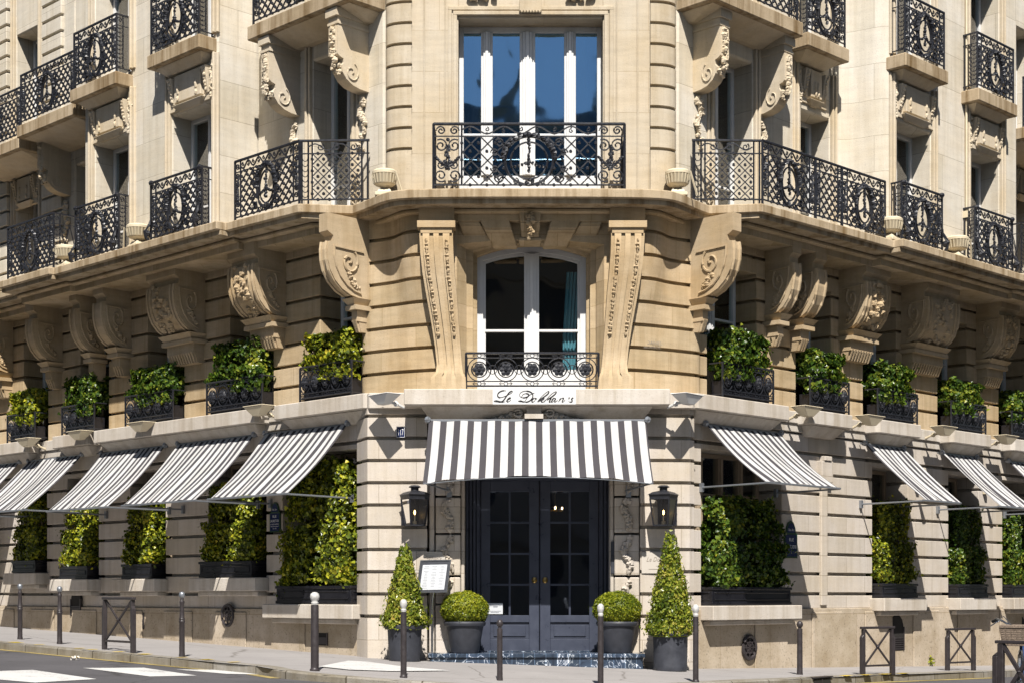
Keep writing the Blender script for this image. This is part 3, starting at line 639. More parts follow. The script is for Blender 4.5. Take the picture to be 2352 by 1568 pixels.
# tall scroll brackets beside the first window of each street
def tall_bracket(P, a, b, sc=1.):
    P0 = P; P = lambda u, w, z: P0(u, w*sc, z)
    prof = [(0, 9.98), (.86, 9.98), (.86, 9.40), (.80, 9.37), (.70, 9.35), (.69, 9.29), (.74, 9.24), (.72, 9.14), (.62, 9.05), (.45, 8.98), (.25, 8.95), (0, 8.94)]
    m = MB(); m.prism(lambda x, y, e: P(e, x, y), prof, a, b); m.box(P, a-.03, b+.03, -.05, .92, 9.98, 10.1); m.box(P, a-.015, b+.015, -.05, .88, 9.86, 9.90); m.box(P, a+.03, a+.05, .85, .875, 9.45, 9.84); m.box(P, b-.05, b-.03, .85, .875, 9.45, 9.84)
    uc = (a+b)/2
    for k in range(24):
        t = k/23; m.lump(P(uc+random.uniform(-.04, .04), .87, 9.8-.6*t), random.uniform(.03, .055), None, None, 6, 4, .3)
    for k in range(10): m.lump(P(uc+random.uniform(-.07, .07), .76, 9.2+random.uniform(-.09, .05)), .04, None, None, 6, 4, .3)
    for e in (a-.008, b+.008): m.tube([P(e, .48+(.20-.021*t)*math.cos(t+2), 9.17+(.16-.017*t)*math.sin(t+2)) for t in np.linspace(0, 8.4, 36)], .012, 5)
    for k in range(22):                        # garland hanging below on the wall
        t = k/21; m.lump(P(uc+.05*math.sin(t*9)+random.uniform(-.04, .04), .06, 8.82-.75*t), random.uniform(.03, .07)*(1.1-.5*t), None, None, 6, 4, .3)
    obj('scroll_bracket', m, 'f2c', B)
for a in (.38, 2.12): tall_bracket(L, a, a+.22, .72)
for a in (.39, 2.07): tall_bracket(R, a, a+.22, .62)
tall_bracket(L, 9.45, 9.67, .7)

# ---- corner of the second floor
m = MB()
G2 = [7.90+.32*k for k in range(24)]
def colL(z): return [(-1.97+.41*(1-math.cos(t))*1.0+.03, .17-.22*math.sin(t)-.02) for t in np.linspace(-.25, PI/2, 9)]
for f_ in (colL, lambda z: [(2*XC-x, y) for x, y in reversed(colL(z))]): m = MB(); coursed_poly(m, f_, 7.1, 15., G2, .07, .05); obj('corner_column', m, 'f2p', B, smooth=True, recalc=False)
m = MB(); XL, XR = -.82, 1.39
m.box(W, -1.56, XL, 0, .6, 7.1, 15.); m.box(W, XR, 2*XC+1.56, 0, .6, 7.1, 15.); m.box(W, XL, XR, 0, .6, 9.93, 10.35); m.box(W, XL, XR, 0, .6, 12.9, 15.); m.box(W, XL, XR, 0, .45, 10.35, 10.4)
obj('corner_front_wall', m, stone('stone_corner_front', (.64, .56, .445), .63, 7.23, 1.6, .78, .08, .25, .06, tint=(.60, .49, .34), msize=.0035), B, bevel=.01)
m = MB()
for d, p in ((.02, .05), (.10, .03)):
    m.box(W, XL-d-.06, XL-d, -p, .05, 7.14, 10.0+d); m.box(W, XR+d, XR+d+.06, -p, .05, 7.14, 10.0+d); m.box(W, XL-d-.06, XR+d+.06, -p-.003, .05, 9.95+d, 10.01+d)
for s in (-1, 1):
    for a in (1.30, 1.62): x = sorted((XC+s*a, XC+s*(a+.025))); m.box(W, x[0], x[1], -.03, .05, 7.14, 15)
m.box(W, XC-.18, XC+.16, -.13, .05, 10.0, 10.2)
for k in range(7): m.lump((XC-.14+k*.045, -.12, 9.99), .022, .02, .022)
for s in (-1, 1):
    for k in range(12): m.lump((XC+s*random.uniform(.55, .95), -.06, 10.22+random.uniform(-.03, .1)), random.uniform(.03, .06), .05, None, 6, 4, .3)
obj('window_moulding', m, 'f2p', B, bevel=.006)
# unseen cap and near-black core, added so no light falls in from behind
m = MB(); m.prism(W, [lw(END, .2), lw(.3, .2), (-1.5, 0.3), (2.1, .3), rw(.3, .2), rw(END, .2), rw(END, -5), (0.3, 6), lw(END, -5)], 15., 15.2); obj('light_block_cap', m, 'f2c', B)
m = MB(); m.prism(W, [lw(END, -1.2), lw(.5, -1.2), (-.9, 1.8), (1.4, 1.8), rw(.5, -1.2), rw(END, -1.2), rw(END, -5), (.3, 7.5), lw(END, -5)], -.6, 15.); obj('dark_core', m, 'dark', B)
m = MB(); m.box(L, .0, END, -1.25, -.5, 4.0, 4.19); m.box(R, .0, END, -1.25, -.5, 4.0, 4.19); m.box(L, 0, END, -1.25, -.5, 6.9, 7.12); m.box(R, 0, END, -1.25, -.5, 6.9, 7.12); m.box(W, -1.9, 2.5, .5, 1.85, 4.02, 4.19); m.box(W, -1.9, 2.5, .5, 1.85, 6.96, 7.13)
m.box(L, 0, END, -1.25, -.5, 10.1, 10.3); m.box(R, 0, END, -1.25, -.5, 10.1, 10.3)
obj('floor_slab', m, 'dark', B)

# ---- windows
def wing_window(P, a, b, w, z0, z1, kind='white', split=2, transom=None, cur=None):
    m = MB(); e = .07
    m.box(P, a, a+e, w-.08, w, z0, z1); m.box(P, b-e, b, w-.08, w, z0, z1); m.box(P, a+e, b-e, w-.08, w, z1-e, z1); m.box(P, a+e, b-e, w-.08, w, z0, z0+.16)
    for k in range(1, split):
        uu = a+(b-a)*k/split; m.box(P, uu-.065, uu+.065, w-.07, w+.02, z0+.16, z1-e); m.box(P, uu-.03, uu+.03, w+.02, w+.04, z0+.16, z1-e)
    for zt_ in ([transom] if isinstance(transom, float) else transom or []): m.box(P, a+e, b-e, w-.06, w+.003, zt_-.02, zt_+.02)
    wo = obj('window', m, kind, B, bevel=.006)
    m = MB(); m.box(P, a+e*.5, b-e*.5, w-.05, w-.04, z0+.1, z1-.03); obj('glass_pane', m, 'glass', wo)
    if cur:
        for a2, b2 in ((a+.06, a+(b-a)*.30), (b-(b-a)*.30, b-.06)):
            n_ = 14; m = MB(); rows = [[P(a2+(b2-a2)*k/n_, w-.22+.025*math.sin(k*2.1), z) for k in range(n_+1)] for z in (z0+.05, (z0+z1)/2, z1-.03)]; m.grid(rows); obj('curtain', m, cur, wo, smooth=True)
    return wo
for P, lst in ((L, [(3.44, 4.66, .8), (5.98, 7.2, .8), (.8, 1.8, 0), (10.71, 11.67, 0), (8.3, 9.3, 0)]), (R, [(.92, 1.96, 0), (3.24, 4.17, 0), (4.94, 6.15, .8), (7.49, 8.63, .8), (10.6, 11.6, 0)])):
    for a, b, wf in lst:
        h = 9.75 if wf == 0 and a < 1 else (9.5 if a == 8.3 else 9.3)
        wing_window(P, a, b, wf-.38, 7.15, h, 'white', 2, [7.75], 'net' if P is L else 'curtain')
        if a != 8.3: wing_window(P, a, b, wf-.38, 10.4, 13. if h > 9.7 else 12.6, 'white', 2, None, 'net')
for P, f1 in ((L, F1L), (R, F1R)):
    for a, b in f1: wing_window(P, a, b, -.42, 4.22, 6.35, 'white', 2, [5.6], None)
for P, gf, sl in ((L, GFL, SILL_L), (R, GFR, SILL_R)):
    for (a, b), s in zip(gf, sl): wing_window(P, a, b, -.46, s, 3.42, 'beige', 4 if b-a > 1.8 else 2, [2.1, 2.75], None)
# corner window, second floor: four tall lights
m = MB(); y = .36
m.box(W, XL, XL+.07, y, y+.1, 7.14, 9.93); m.box(W, XR-.07, XR, y, y+.1, 7.14, 9.93); m.box(W, XL+.07, XR-.07, y, y+.1, 9.84, 9.93); m.box(W, XL+.07, XR-.07, y+.005, y+.1, 7.14, 7.62)
for x, ww in ((-.39, .09), (.24, .12), (.90, .09)):
    m.box(W, x-ww, x+ww, y-.02, y+.1, 7.62, 9.84); m.box(W, x-ww*.6, x+ww*.6, y-.05, y-.02, 7.62, 9.84); m.box(W, x-ww*.25, x+ww*.25, y-.07, y-.05, 7.62, 9.84)
for x0, x1 in ((XL+.07, -.48), (-.30, .12), (.36, .81), (.99, XR-.07)):
    m.box(W, x0, x1, y+.02, y+.08, 8.24, 8.28); m.box(W, x0+.06, x1-.06, y-.01, y+.01, 7.2, 7.55)
wo = obj('window', m, 'white', B, bevel=.006)
m = MB(); m.box(W, XL+.03, XR-.03, y+.045, y+.055, 7.2, 9.9); obj('glass_pane', m, 'glass_up', wo)
for x0, x1, s in ((XL+.06, -.5, 1), (1.05, XR-.06, -1)):
    m = MB(); n_ = 16; rows = []
    for z, f_ in ((7.62, .9), (8.0, .5), (8.4, .42), (9.0, .55), (9.84, .7)):
        rows.append([((x0 if s > 0 else x1)+s*(x1-x0)*f_*k/n_, y+.25+.03*math.sin(k*2.3), z) for k in range(n_+1)])
    m.grid(rows); obj('curtain', m, 'curtain', wo, smooth=True)
# corner window, first floor: arched pair
def archband(m, a, b, y0, y1, inner_, outer_):
    m.grid([[(x, y0, z) for x, z in outer_], [(x, y0, z) for x, z in inner_]]); m.grid([[(x, y0, z) for x, z in inner_], [(x, y1, z) for x, z in inner_]])
m = MB(); yw = .42
O = arch(-.55, 1.16, 6.37, .17, 4.2); I = arch(-.45, 1.06, 6.32, .13, 4.2); I2 = arch(-.41, 1.02, 6.29, .12, 4.2)
archband(m, 0, 0, yw, yw+.05, I, O); archband(m, 0, 0, yw+.05, yw+.12, I2, I)
x = .305; m.box(W, x-.115, x+.115, yw-.01, yw+.1, 4.21, 6.44); m.box(W, x-.07, x+.07, yw-.035, yw-.01, 4.21, 6.42); m.box(W, x-.025, x+.025, yw-.055, yw-.035, 4.21, 6.41)
m.box(W, -.42, x-.115, yw+.03, yw+.1, 5.22, 5.255); m.box(W, x+.115, 1.03, yw+.03, yw+.1, 5.22, 5.255); m.box(W, -.44, x-.115, yw+.01, yw+.1, 4.21, 4.63); m.box(W, x+.115, 1.05, yw+.01, yw+.1, 4.21, 4.63)
m.box(W, -.36, x-.18, yw-.005, yw+.01, 4.28, 4.56); m.box(W, x+.18, .97, yw-.005, yw+.01, 4.28, 4.56)
wo = obj('window', m, 'white', B)
m = MB(); g = arch(-.45, 1.06, 6.33, .13, 4.4); m.add([(x_, yw+.085, z) for x_, z in g], [tuple(range(len(g)))]); obj('glass_pane', m, 'glass', wo)
m = MB(); m.grid([[(.80+.2*k/12+(.06 if z > 5.3 else 0), yw+.3+.02*math.sin(k*2), z) for k in range(13)] for z in (4.6, 5.2, 6.2)]); obj('curtain', m, 'curtain_b', wo, smooth=True)
# ---- entrance door
DY = .62; dx = XC+.145
m = MB()
for s in (-1, 1):
    for k in range(4): a, b = sorted((dx+s*(.95+k*.055), dx+s*(.99+k*.055))); m.box(W, a, b, DY-.06-.03*k, DY+.1, .25, 3.2)
    a, b = sorted((dx+s*.93, dx+s*1.18)); m.box(W, a, b, DY-.02, DY+.12, .25, 3.2)
m.box(W, dx-.93, dx+.93, DY-.02, DY+.12, 2.94, 3.2); m.box(W, dx-.95, dx+.95, DY-.05, DY-.02, 2.92, 3.0)
dr = obj('entrance_door', m, 'door', B, bevel=.006)
for s in (-1, 1):
    m = MB(); q = lambda a: dx+s*a*1.11
    def bx(a, b, y0, y1, z0, z1): x0, x1 = sorted((q(a), q(b))); m.box(W, x0, x1, y0, y1, z0, z1)
    bx(.01, .15, DY, DY+.06, .25, 2.92); bx(.70, .83, DY, DY+.06, .25, 2.92); bx(.15, .70, DY, DY+.06, 2.75, 2.92); bx(.15, .70, DY, DY+.06, .25, .44); bx(.15, .70, DY, DY+.06, .70, .81)
    bx(.15, .70, DY+.03, DY+.05, .44, .70); bx(.20, .65, DY+.012, DY+.03, .48, .66)
    bx(.41, .44, DY+.012, DY+.05, .81, 2.75)
    for z in (1.29, 1.775, 2.265): bx(.15, .41, DY+.012, DY+.05, z-.016, z+.016); bx(.44, .70, DY+.012, DY+.05, z-.016, z+.016)
    bx(.0, .012, DY-.015, DY+.03, .25, 2.92) if s > 0 else None
    lf = obj('door_leaf', m, 'door', dr, bevel=.005)
    m = MB(); x0, x1 = sorted((q(.14), q(.71))); m.box(W, x0, x1, DY+.03, DY+.036, .80, 2.76); obj('glass_pane', m, 'glass_door', dr)
    m = MB(); m.lathe((q(.075), DY-.02, 1.36), [(.0, -.045), (.03, -.042), (.045, 0), (.03, .042), (0, .045)], 12); m.lump((q(.075), DY-.05, 1.36), .03); obj('door_knob', m, 'brass', dr, smooth=True)
m = MB(); m.box(W, dx-.83, dx-.58, DY-.004, DY+.02, .83, 1.0); nb = obj('notice_card', m, 'paper', dr)
m = MB(); m.box(W, dx-.73, dx-.66, DY-.008, DY-.003, .94, .96); m.box(W, dx-.80, dx-.61, DY-.008, DY-.003, .875, .88); m.box(W, dx-.77, dx-.64, DY-.008, DY-.003, .855, .86); obj('print', m, 'print', nb)
m = MB(); m.box(W, dx+1.08, dx+1.14, .06, .1, 1.45, 1.95); m.lump((dx+1.11, .05, 1.72), .025); ic = obj('intercom', m, 'pot', B, bevel=.02)
# marble entrance step
dx = XC+.06
m = MB(); zs = gz(0); m.box(W, dx-1.58, dx+1.62, -.42, .7, -.3, .185); m.box(W, dx-1.61, dx+1.65, -.45, .7, .187, .245); m.box(W, dx-1.1, dx+1.1, .3, .8, .246, .258)
obj('entrance_step', m, 'marble', B, bevel=.012)
# ---- down pipe, vents
m = MB(); m.tube([L(12.45, .12, -.3), L(12.45, .12, 15)], .075, 10)
for z in (1.2, 2.6, 4.0, 5.5, 7.3, 9.2, 11): m.tube([L(12.45, .12, z), L(12.45, .12, z+.08)], .095, 10)
obj('down_pipe', m, 'cream', B, smooth=True)
def vent_round(P, u, z, w=.06, r=.16):
    m = MB(); m.tube([P(u+r*math.cos(t), w+.02, z+r*1.1*math.sin(t)) for t in np.linspace(0, 2*PI, 25)[:-1]], .03, 5, True); m.tube([P(u+r*.5*math.cos(t), w+.02, z+r*.55*math.sin(t)) for t in np.linspace(0, 2*PI, 19)[:-1]], .016, 4, True)
    for t in (0, PI/2, PI/4, -PI/4): m.tube([P(u-r*math.cos(t), w+.02, z-r*1.1*math.sin(t)), P(u+r*math.cos(t), w+.02, z+r*1.1*math.sin(t))], .014, 4)
    g_ = obj('vent_grille', m, 'post', B)
    m = MB(); m.prism(lambda a, b, e: P(u+a, e, z+b), [(r*.98*math.cos(t), r*1.08*math.sin(t)) for t in np.linspace(0, 2*PI, 20)[:-1]], w-.03, w+.006); obj('vent_shade_plate', m, 'dark', g_)  # near-black disc stands in for the shade inside the vent
vent_round(L, 4.05, .78); vent_round(R, 1.75, .28, .06, .17)
def vent_box(P, a, b, z0, z1, w=.052, arch_=False):
    m = MB(); pts = [(a, z0), (b, z0), (b, z1)]+([((a+b)/2+(b-a)/2*math.cos(t), z1+(b-a)/2*math.sin(t)) for t in np.linspace(0.2, PI-.2, 7)] if arch_ else [])+[(a, z1)]
    m.prism(lambda x, y, e: P(x, e, y), pts, w-.04, w+.004); g_ = obj('vent_shade_plate', m, 'dark', B)  # near-black panel on the wall, painted shade of the vent hollow
    m = MB(); n_ = 6
    for k in range(n_): z = z0+.02+(z1-z0)*.55*k/n_; m.box(P, a+.01, b-.01, w, w+.015, z, z+.02)
    m.box(P, a-.02, a+.005, w-.02, w+.02, z0, z1); m.box(P, b-.005, b+.02, w-.02, w+.02, z0, z1); obj('vent_grille', m, 'post', g_)
vent_box(L, 1.35, 1.72, .32, .52); vent_box(L, 9.0, 9.35, .72, 1.05, .052, True); vent_box(L, 6.75, 7.0, .5, .8)
vent_box(R, 6.0, 6.45, .12, .55, .052, True); vent_box(R, 8.6, 8.95, .05, .5, .052, True); vent_box(R, 10.7, 11.1, .05, .5, .052, True)
m = MB(); m.box(R, 3.78, 4.12, -.02, .10, 3.05, 3.42); m.box(R, 3.84, 4.06, -.02, .12, 3.42, 3.5); m.box(R, 3.86, 4.04, -.02, .04, .95, 3.05); obj('wall_bracket', m, 'gf', B, bevel=.01)
m = MB(); m.tube([R(7.3, .85, 7.14), R(7.3, .85, 15)], .02, 6); m.box(R, 7.25, 7.35, .8, .9, 8.0, 8.12); obj('cable_conduit', m, 'cream', B)

# ================================================================== RAILINGS
def spiral(ca, cb, r0, turns, a0, n=18, sg=1):
    return [(ca+(r0*(1-.8*k/n))*math.cos(a0+sg*turns*2*PI*k/n), cb+(r0*(1-.8*k/n))*math.sin(a0+sg*turns*2*PI*k/n)) for k in range(n+1)]
def railing(P, a, b, w, z0, H=1.0, wback=None, medallions=1, nm='balcony_railing', ends=(1, 1), bellied=False, big=False):
    """forged panel from u=a to u=b in the plane w: frieze of S scrolls, lattice, oval medallions, end posts; optional returns to the wall"""
    m = MB(); T = lambda u, z, d=0.: P(u, w+d, z0+z)
    Ln = b-a; t1, t2 = H-.02, H*.80; bt = .09
    m.tube([T(a, t1), T(b, t1)], .024, 6); m.tube([T(a, t2), T(b, t2)], .012); m.tube([T(a, bt), T(b, bt)], .014)
    ep = .42 if big else (.15 if Ln > 1.1 else .11)
    for e, s in ((a, 1), (b, -1)):             # end panels with scrolls
        m.tube([T(e, .0), T(e, t1)], .02); m.tube([T(e+s*ep, bt), T(e+s*ep, t1)], .014)
        cx = e+s*ep/2
        if big:
            for sx in (-1, 1):
                for zc, r, a0 in ((t1-.10, .07, 0), (t2-.14, .10, 1), (bt+.14, .10, 4), (bt+.30, .07, 2)): m.tube([T(x, z) for x, z in spiral(cx+sx*.1, zc, r, 1.5, a0 if sx > 0 else PI-a0, 18, sx)], .014)
            for k in range(16): t = k/15; m.lump(T(cx+.17*(2*t-1), .50-.12*math.sin(t*PI)), .028, .022, .028, 5, 4, .3)
        for zc, r in () if big else ((t1-.09, .05), (t2-.07, .05), (bt+.10, .055), (bt+.2, .045)):
            m.tube([T(x, z) for x, z in spiral(cx, zc, r, 1.4, random.random()*6, 14)], .012)
        for k in range(14): m.lump(T(cx+random.uniform(-.035, .035), random.uniform(bt+.2, t2-.05)), .028, .022, .03, 5, 4, .3)
        for k in range(9): m.lump(T(cx+random.uniform(-.025, .025), bt+.26+k*(t2-bt-.38)/9), .026, .02, .035, 5, 4, .3)
        m.tube([T(cx-.03, bt+.22), T(cx+.02, (bt+t2)/2), T(cx-.02, t2-.12)], .01); m.tube([T(cx+.03, bt+.22), T(cx-.02, (bt+t2)/2), T(cx+.02, t2-.12)], .01)
        if bellied:
            m.tube([T(e+s*.04+.0, .42, .02), T(e+s*.04, .3, .06), T(e+s*.04, .17, .15), T(e+s*.04, .07, .12), T(e+s*.04, .0, .06)], .03, 5); m.lump(T(e+s*.04, .15, .1), .06, None, None, 6, 4, .2)
            m.lump(T(e+s*.04, t1-.01, .02), .05)
    ua, ub = a+ep, b-ep
    n_ = max(3, int((ub-ua)/(.24 if big else .13)))               # frieze of running scrolls
    pts = []
    for k in range(n_*6+1):
        q = k/6; pts.append(T(ua+(ub-ua)*k/(n_*6), (t1+t2)/2+.055*math.sin(q*PI)))
    m.tube(pts, .013)
    for k in range(n_):
        uu = ua+(ub-ua)*(k+.5)/n_; s = 1 if k % 2 == 0 else -1
        m.tube([T(x, z) for x, z in spiral(uu, (t1+t2)/2-s*.012, .036, 1.1, 1.5, 8, s)], .010); m.lump(T(uu, (t1+t2)/2+s*.05), .018, .015, .022, 5, 4)
    # medallion centres
    cs = [ua+(ub-ua)*(k+.5)/medallions for k in range(medallions)]; zc = (bt+t2)/2; ry = (t2-bt)*.47; rx = min(ry*.72, (ub-ua)*.36)
    if big: rx, ry = (t2-bt)*.50, (t2-bt)*.5
    # lattice
    d = .25 if big else .16; h = t2-bt
    def inside(u, z): return any(((u-q)/(rx*1.03))**2+((z-zc)/(ry*1.03))**2 < 1 for q in cs)
    segs = []
    for sg in (1, -1):
        c0 = ua-(h if sg > 0 else 0); c1 = ub+(h if sg < 0 else 0); k = c0
        while k < c1:
            run = []; nn_ = 22
            for i in range(nn_+1):
                z = bt+h*i/nn_; u = k+sg*(z-bt)
                if ua <= u <= ub and not inside(u, z): run.append((u, z))
                else:
                    if len(run) > 1: segs.append((run[0], run[-1]))
                    run = []
            if len(run) > 1: segs.append((run[0], run[-1]))
            k += d
    for p, q in segs: m.tube([T(*p), T(*q)], .0125)
    for i in range(int((ub-ua)/(d/2))+1):
        for j in range(int(h/(d/2))+1):
            if (i+j) % 2 == 0: continue
            u = ua+i*d/2; z = bt+j*d/2
            if not inside(u, z) and u < ub: m.lump(T(u, z, .006), .03, .024, .03, 4, 3)
    for q in cs:
        for sx in (-1, 1):
            for sz_, r0, ox in ((-1, .075, 1.22), (1, .075, 1.22), (-.45, .06, 1.42), (.45, .06, 1.42)):
                m.tube([T(x, z, .012) for x, z in spiral(q+sx*rx*ox, zc+sz_*ry*.72, r0, 1.4, 0 if sx > 0 else PI, 14, sx*(1 if sz_ > 0 else -1))], .014)
        for f_, r in ((1., .024), (.76, .016)): m.tube([T(q+rx*f_*math.cos(t), zc+ry*f_*math.sin(t)) for t in np.linspace(0, 2*PI, 29)[:-1]], r, 4, True)
        for t in np.linspace(.1, PI-.1, 17):   # leafy wreath over the top and hanging inside
            m.lump(T(q+rx*1.08*math.cos(t), zc+ry*1.05*math.sin(t), .015), random.uniform(.035, .055), .035, random.uniform(.035, .055), 5, 4, .3)
        for k in range(9): m.lump(T(q+random.uniform(-.015, .015), zc+ry*.85-k*ry*.16, .01), random.uniform(.022, .036), .025, .035, 5, 4, .3)
        for s in (-1, 1):
            for k in range(6): t = k/5; m.lump(T(q+s*rx*.72*t, zc-.02-.09*math.sin(t*PI*.5)+.02*t, .01), .032-.012*t, .025, .03-.01*t, 5, 4, .3)
            m.tube([T(x, z) for x, z in spiral(q+s*rx*.55, bt+.055, .05, 1.3, PI/2, 12, s)], .012)
            m.tube([T(x, z) for x, z in spiral(q+s*rx*1.15, bt+.09, .055, 1.3, PI/2, 12, -s)], .012)
        for k in range(6): m.lump(T(q+random.uniform(-.06, .06), bt+.03+random.uniform(-.02, .05), .015), .032, .026, .03, 5, 4, .3)
    if wback is not None:                      # side returns with scale pattern
        for e, on in zip((a, b), ends):
            if not on: continue
            S = lambda ww, z: P(e, ww, z0+z)
            m.tube([S(w, t1), S(wback, t1)], .02); m.tube([S(w, bt), S(wback, bt)], .012); m.tube([S(wback+.03, 0), S(wback+.03, t1)], .014)
            mid = w-.13; 
            m.tube([S(mid, bt), S(mid, t1)], .012)
            for j in range(int((t2-bt)/.075)): 
                m.tube([S(w-.065+.05*math.cos(t), bt+.06+j*.075-.045*abs(math.sin(t))) for t in np.linspace(0, PI, 8)], .008, 4); m.lump(S(w-.065, bt+.03+j*.075), .014, .014, .014, 4, 3)
            m.tube([S(x, z) for x, z in spiral(w-.065, t1-.09, .05, 1.3, 0, 12)], .010)
            ww = mid; k = 0
            while ww-.2 > wback:
                m.tube([S(ww, bt), S(ww-.2, t2)], .009); m.tube([S(ww-.2, bt), S(ww, t2)], .009); ww -= .2
            m.tube([S(w, t2), S(wback, t2)], .010)
    return obj(nm, m, 'iron', B)
rl = railing
rl(L, 1.02, 2.72, .86, 7.14, 1.02, None, 1); rl(R, 1.0, 2.42, .88, 7.14, 1.02, None, 1); rl(R, 2.44, 3.18, .88, 7.14, 1.02, None, 0); rl(R, 3.2, 4.5, .88, 7.14, 1.02, None, 1)
Lr = Fr((0, 0), (1, 0), (0, -1))
def frame2(p, q):
    d = (q[0]-p[0], q[1]-p[1]); n_ = math.hypot(*d); d = (d[0]/n_, d[1]/n_); return Fr(p, d, (d[1], -d[0])), n_
for p, q in ((lw(1.02, .86), (-2.2, .24)), ((2*XC+2.2, .24), rw(1.0, .86))):   # angled ends running back to the corner
    F_, n_ = frame2(p, q); m = MB(); T = lambda u, z: F_(u, 0, 7.14+z)
    for z, r in ((1.0, .022), (.8, .012), (.09, .014)): m.tube([T(0, z), T(n_, z)], r, 5)
    for u in (.04, .14, n_-.03, n_-.12): m.tube([T(u, 0), T(u, 1.)], .014)
    a0, a1, h0, h1 = .2, n_-.12, .09, .8; d_ = .178
    for k in range(-5, 8):
        for sg in (1, -1):
            pts_ = [(a0+k*d_+t*(h1-h0), (h0 if sg > 0 else h1)+sg*t*(h1-h0)) for t in np.linspace(0, 1, 30)]; pts_ = [p for p in pts_ if a0 <= p[0] <= a1]
            if len(pts_) > 1: m.tube([T(*pts_[0]), T(*pts_[-1])], .011)
    for i in range(12):
        for j in range(9):
            if (i+j) % 2 and a0+i*d_/2 < a1: m.lump(T(a0+i*d_/2, h0+j*d_/2), .03, .024, .03, 4, 3)
    m.tube([T(a0, h0), T(a0, 1.)], .013); m.tube([T(.02, h0), T(.02, 1.)], .018)
    for k in range(3): u_ = a0+(a1-a0)*(k+.5)/3; m.tube([T(x_, z_) for x_, z_ in spiral(u_, .9, .06, 1.3, 1., 12, 1 if k % 2 else -1)], .012)
    m.tube([T(.14+(n_-.28)*k/24, .9+.05*math.sin(k/24*4*PI)) for k in range(25)], .012)
    for j in range(8): m.tube([T(.09+.04*math.cos(t), .16+j*.08-.04*math.sin(t)) for t in np.linspace(0, PI, 8)], .008)
    obj('balcony_railing', m, 'iron', B)
rl(L, 3.41, 4.95, 1.03, 7.14, 1.05, .8, 1, bellied=True, ends=(1, 0)); rl(L, 5.98, 7.47, 1.03, 7.14, 1.05, .8, 1, bellied=True, ends=(1, 0))
rl(L, 8.05, 9.8, 1.15, 7.14, 1.05, .2, 1, ends=(1, 0))
rl(R, 4.78, 6.12, 1.03, 7.14, 1.05, .8, 1, bellied=True, ends=(1, 0)); rl(R, 7.27, 8.68, 1.03, 7.14, 1.05, .8, 1, bellied=True, ends=(1, 0)); rl(R, 9.05, 11.2, 1.15, 7.14, 1.05, .2, 1, ends=(1, 0))
# third floor
rl(L, .05, 2.55, .62, 10.35, 1.0, None, 1); rl(L, 3.42, 4.86, 1.08, 10.31, 1.05, .8, 1, ends=(1, 0)); rl(L, 5.98, 7.43, 1.08, 10.3, 1.05, .8, 1, ends=(1, 0)); rl(L, 7.66, 9.7, .93, 10.15, 1.0, None, 1); rl(L, 9.9, 12.1, .83, 10., 1.0, None, 1)
rl(R, .05, 2.3, .62, 10.35, 1.0, None, 1); rl(R, 2.92, 4.04, .38, 10.4, 1.05, 0, 1, ends=(1, 0)); rl(R, 4.80, 6.1, 1.08, 10.34, 1.05, .8, 1, ends=(1, 0)); rl(R, 7.27, 8.62, 1.08, 10.3, 1.05, .8, 1, ends=(1, 0)); rl(R, 9.5, 11.9, .83, 10.1, 1.0, None, 1)
rl(C, -1.17, 1.68, .60, 7.14, 1.02, -.02, 1, big=True, ends=(1, 1))
def rosette_rail(P, a, b, w, z0, H, n, wback, lum=.05):
    m = MB(); T = lambda u, z, d=0.: P(u, w+d, z0+z)
    for z, r in ((H, .018), (H*.87, .009), (.12, .009), (.05, .014)): m.tube([T(a, z), T(b, z)], r, 5)
    for e in (a, b): m.tube([T(e, 0), T(e, H)], .018); m.tube([P(e, w, z0+H), P(e, wback, z0+H)], .014); m.tube([P(e, w, z0+.05), P(e, wback, z0+.05)], .012)
    st = (b-a)/n; zc = (H*.87+.12)/2; R_ = (H*.87-.12)/2
    for k in range(n):
        u = a+st*(k+.5); rx = min(R_, st*.5)
        m.tube([T(u+rx*math.cos(t), zc+R_*math.sin(t)) for t in np.linspace(0, 2*PI, 21)[:-1]], .010, 4, True)
        m.tube([T(u+rx*.66*math.cos(t), zc+R_*.66*math.sin(t)) for t in np.linspace(0, 2*PI, 17)[:-1]], .012, 4, True)
        for j in range(6): t = j*PI/3; m.lump(T(u+rx*.33*math.cos(t), zc+R_*.33*math.sin(t), .012), rx*.26, .02, R_*.26, 6, 4, .15)
        m.lump(T(u, zc, .03), .03, .025, .03)
        if k < n-1: m.tube([T(u+st/2+st*.17*math.cos(t), zc+st*.17*math.sin(t)) for t in np.linspace(0, 2*PI, 13)[:-1]], .008, 4, True)
        for z in (.085, H*.935):
            m.tube([T(u+.028*math.cos(t), z+.028*math.sin(t)) for t in np.linspace(0, 2*PI, 9)[:-1]], .007, 4, True)
            for s in (-1, 1): m.tube([T(u+s*.03, z), T(u+s*.10, z)], .007); m.tube([T(u+s*.07, z+.02), T(u+s*.1, z), T(u+s*.07, z-.02)], .006)
    return obj('window_railing', m, 'iron', B)
rosette_rail(C, -.69, 1.30, .44, 4.215, .54, 5, -.1)
F1RAIL = ((L, [(.46, 1.76, 5), (2.78, 4.38, 5), (5.43, 7.0, 5), (8.1, 9.3, 4), (10.36, 11.5, 4)]), (R, [(.78, 2.12, 5), (3.16, 4.32, 4), (5.23, 6.55, 5), (7.76, 9.06, 5), (10.1, 11.45, 5)]))
for P, ls in F1RAIL:
    for a, b, n_ in ls: rosette_rail(P, a, b, .28, 4.22, .54, n_, .02)
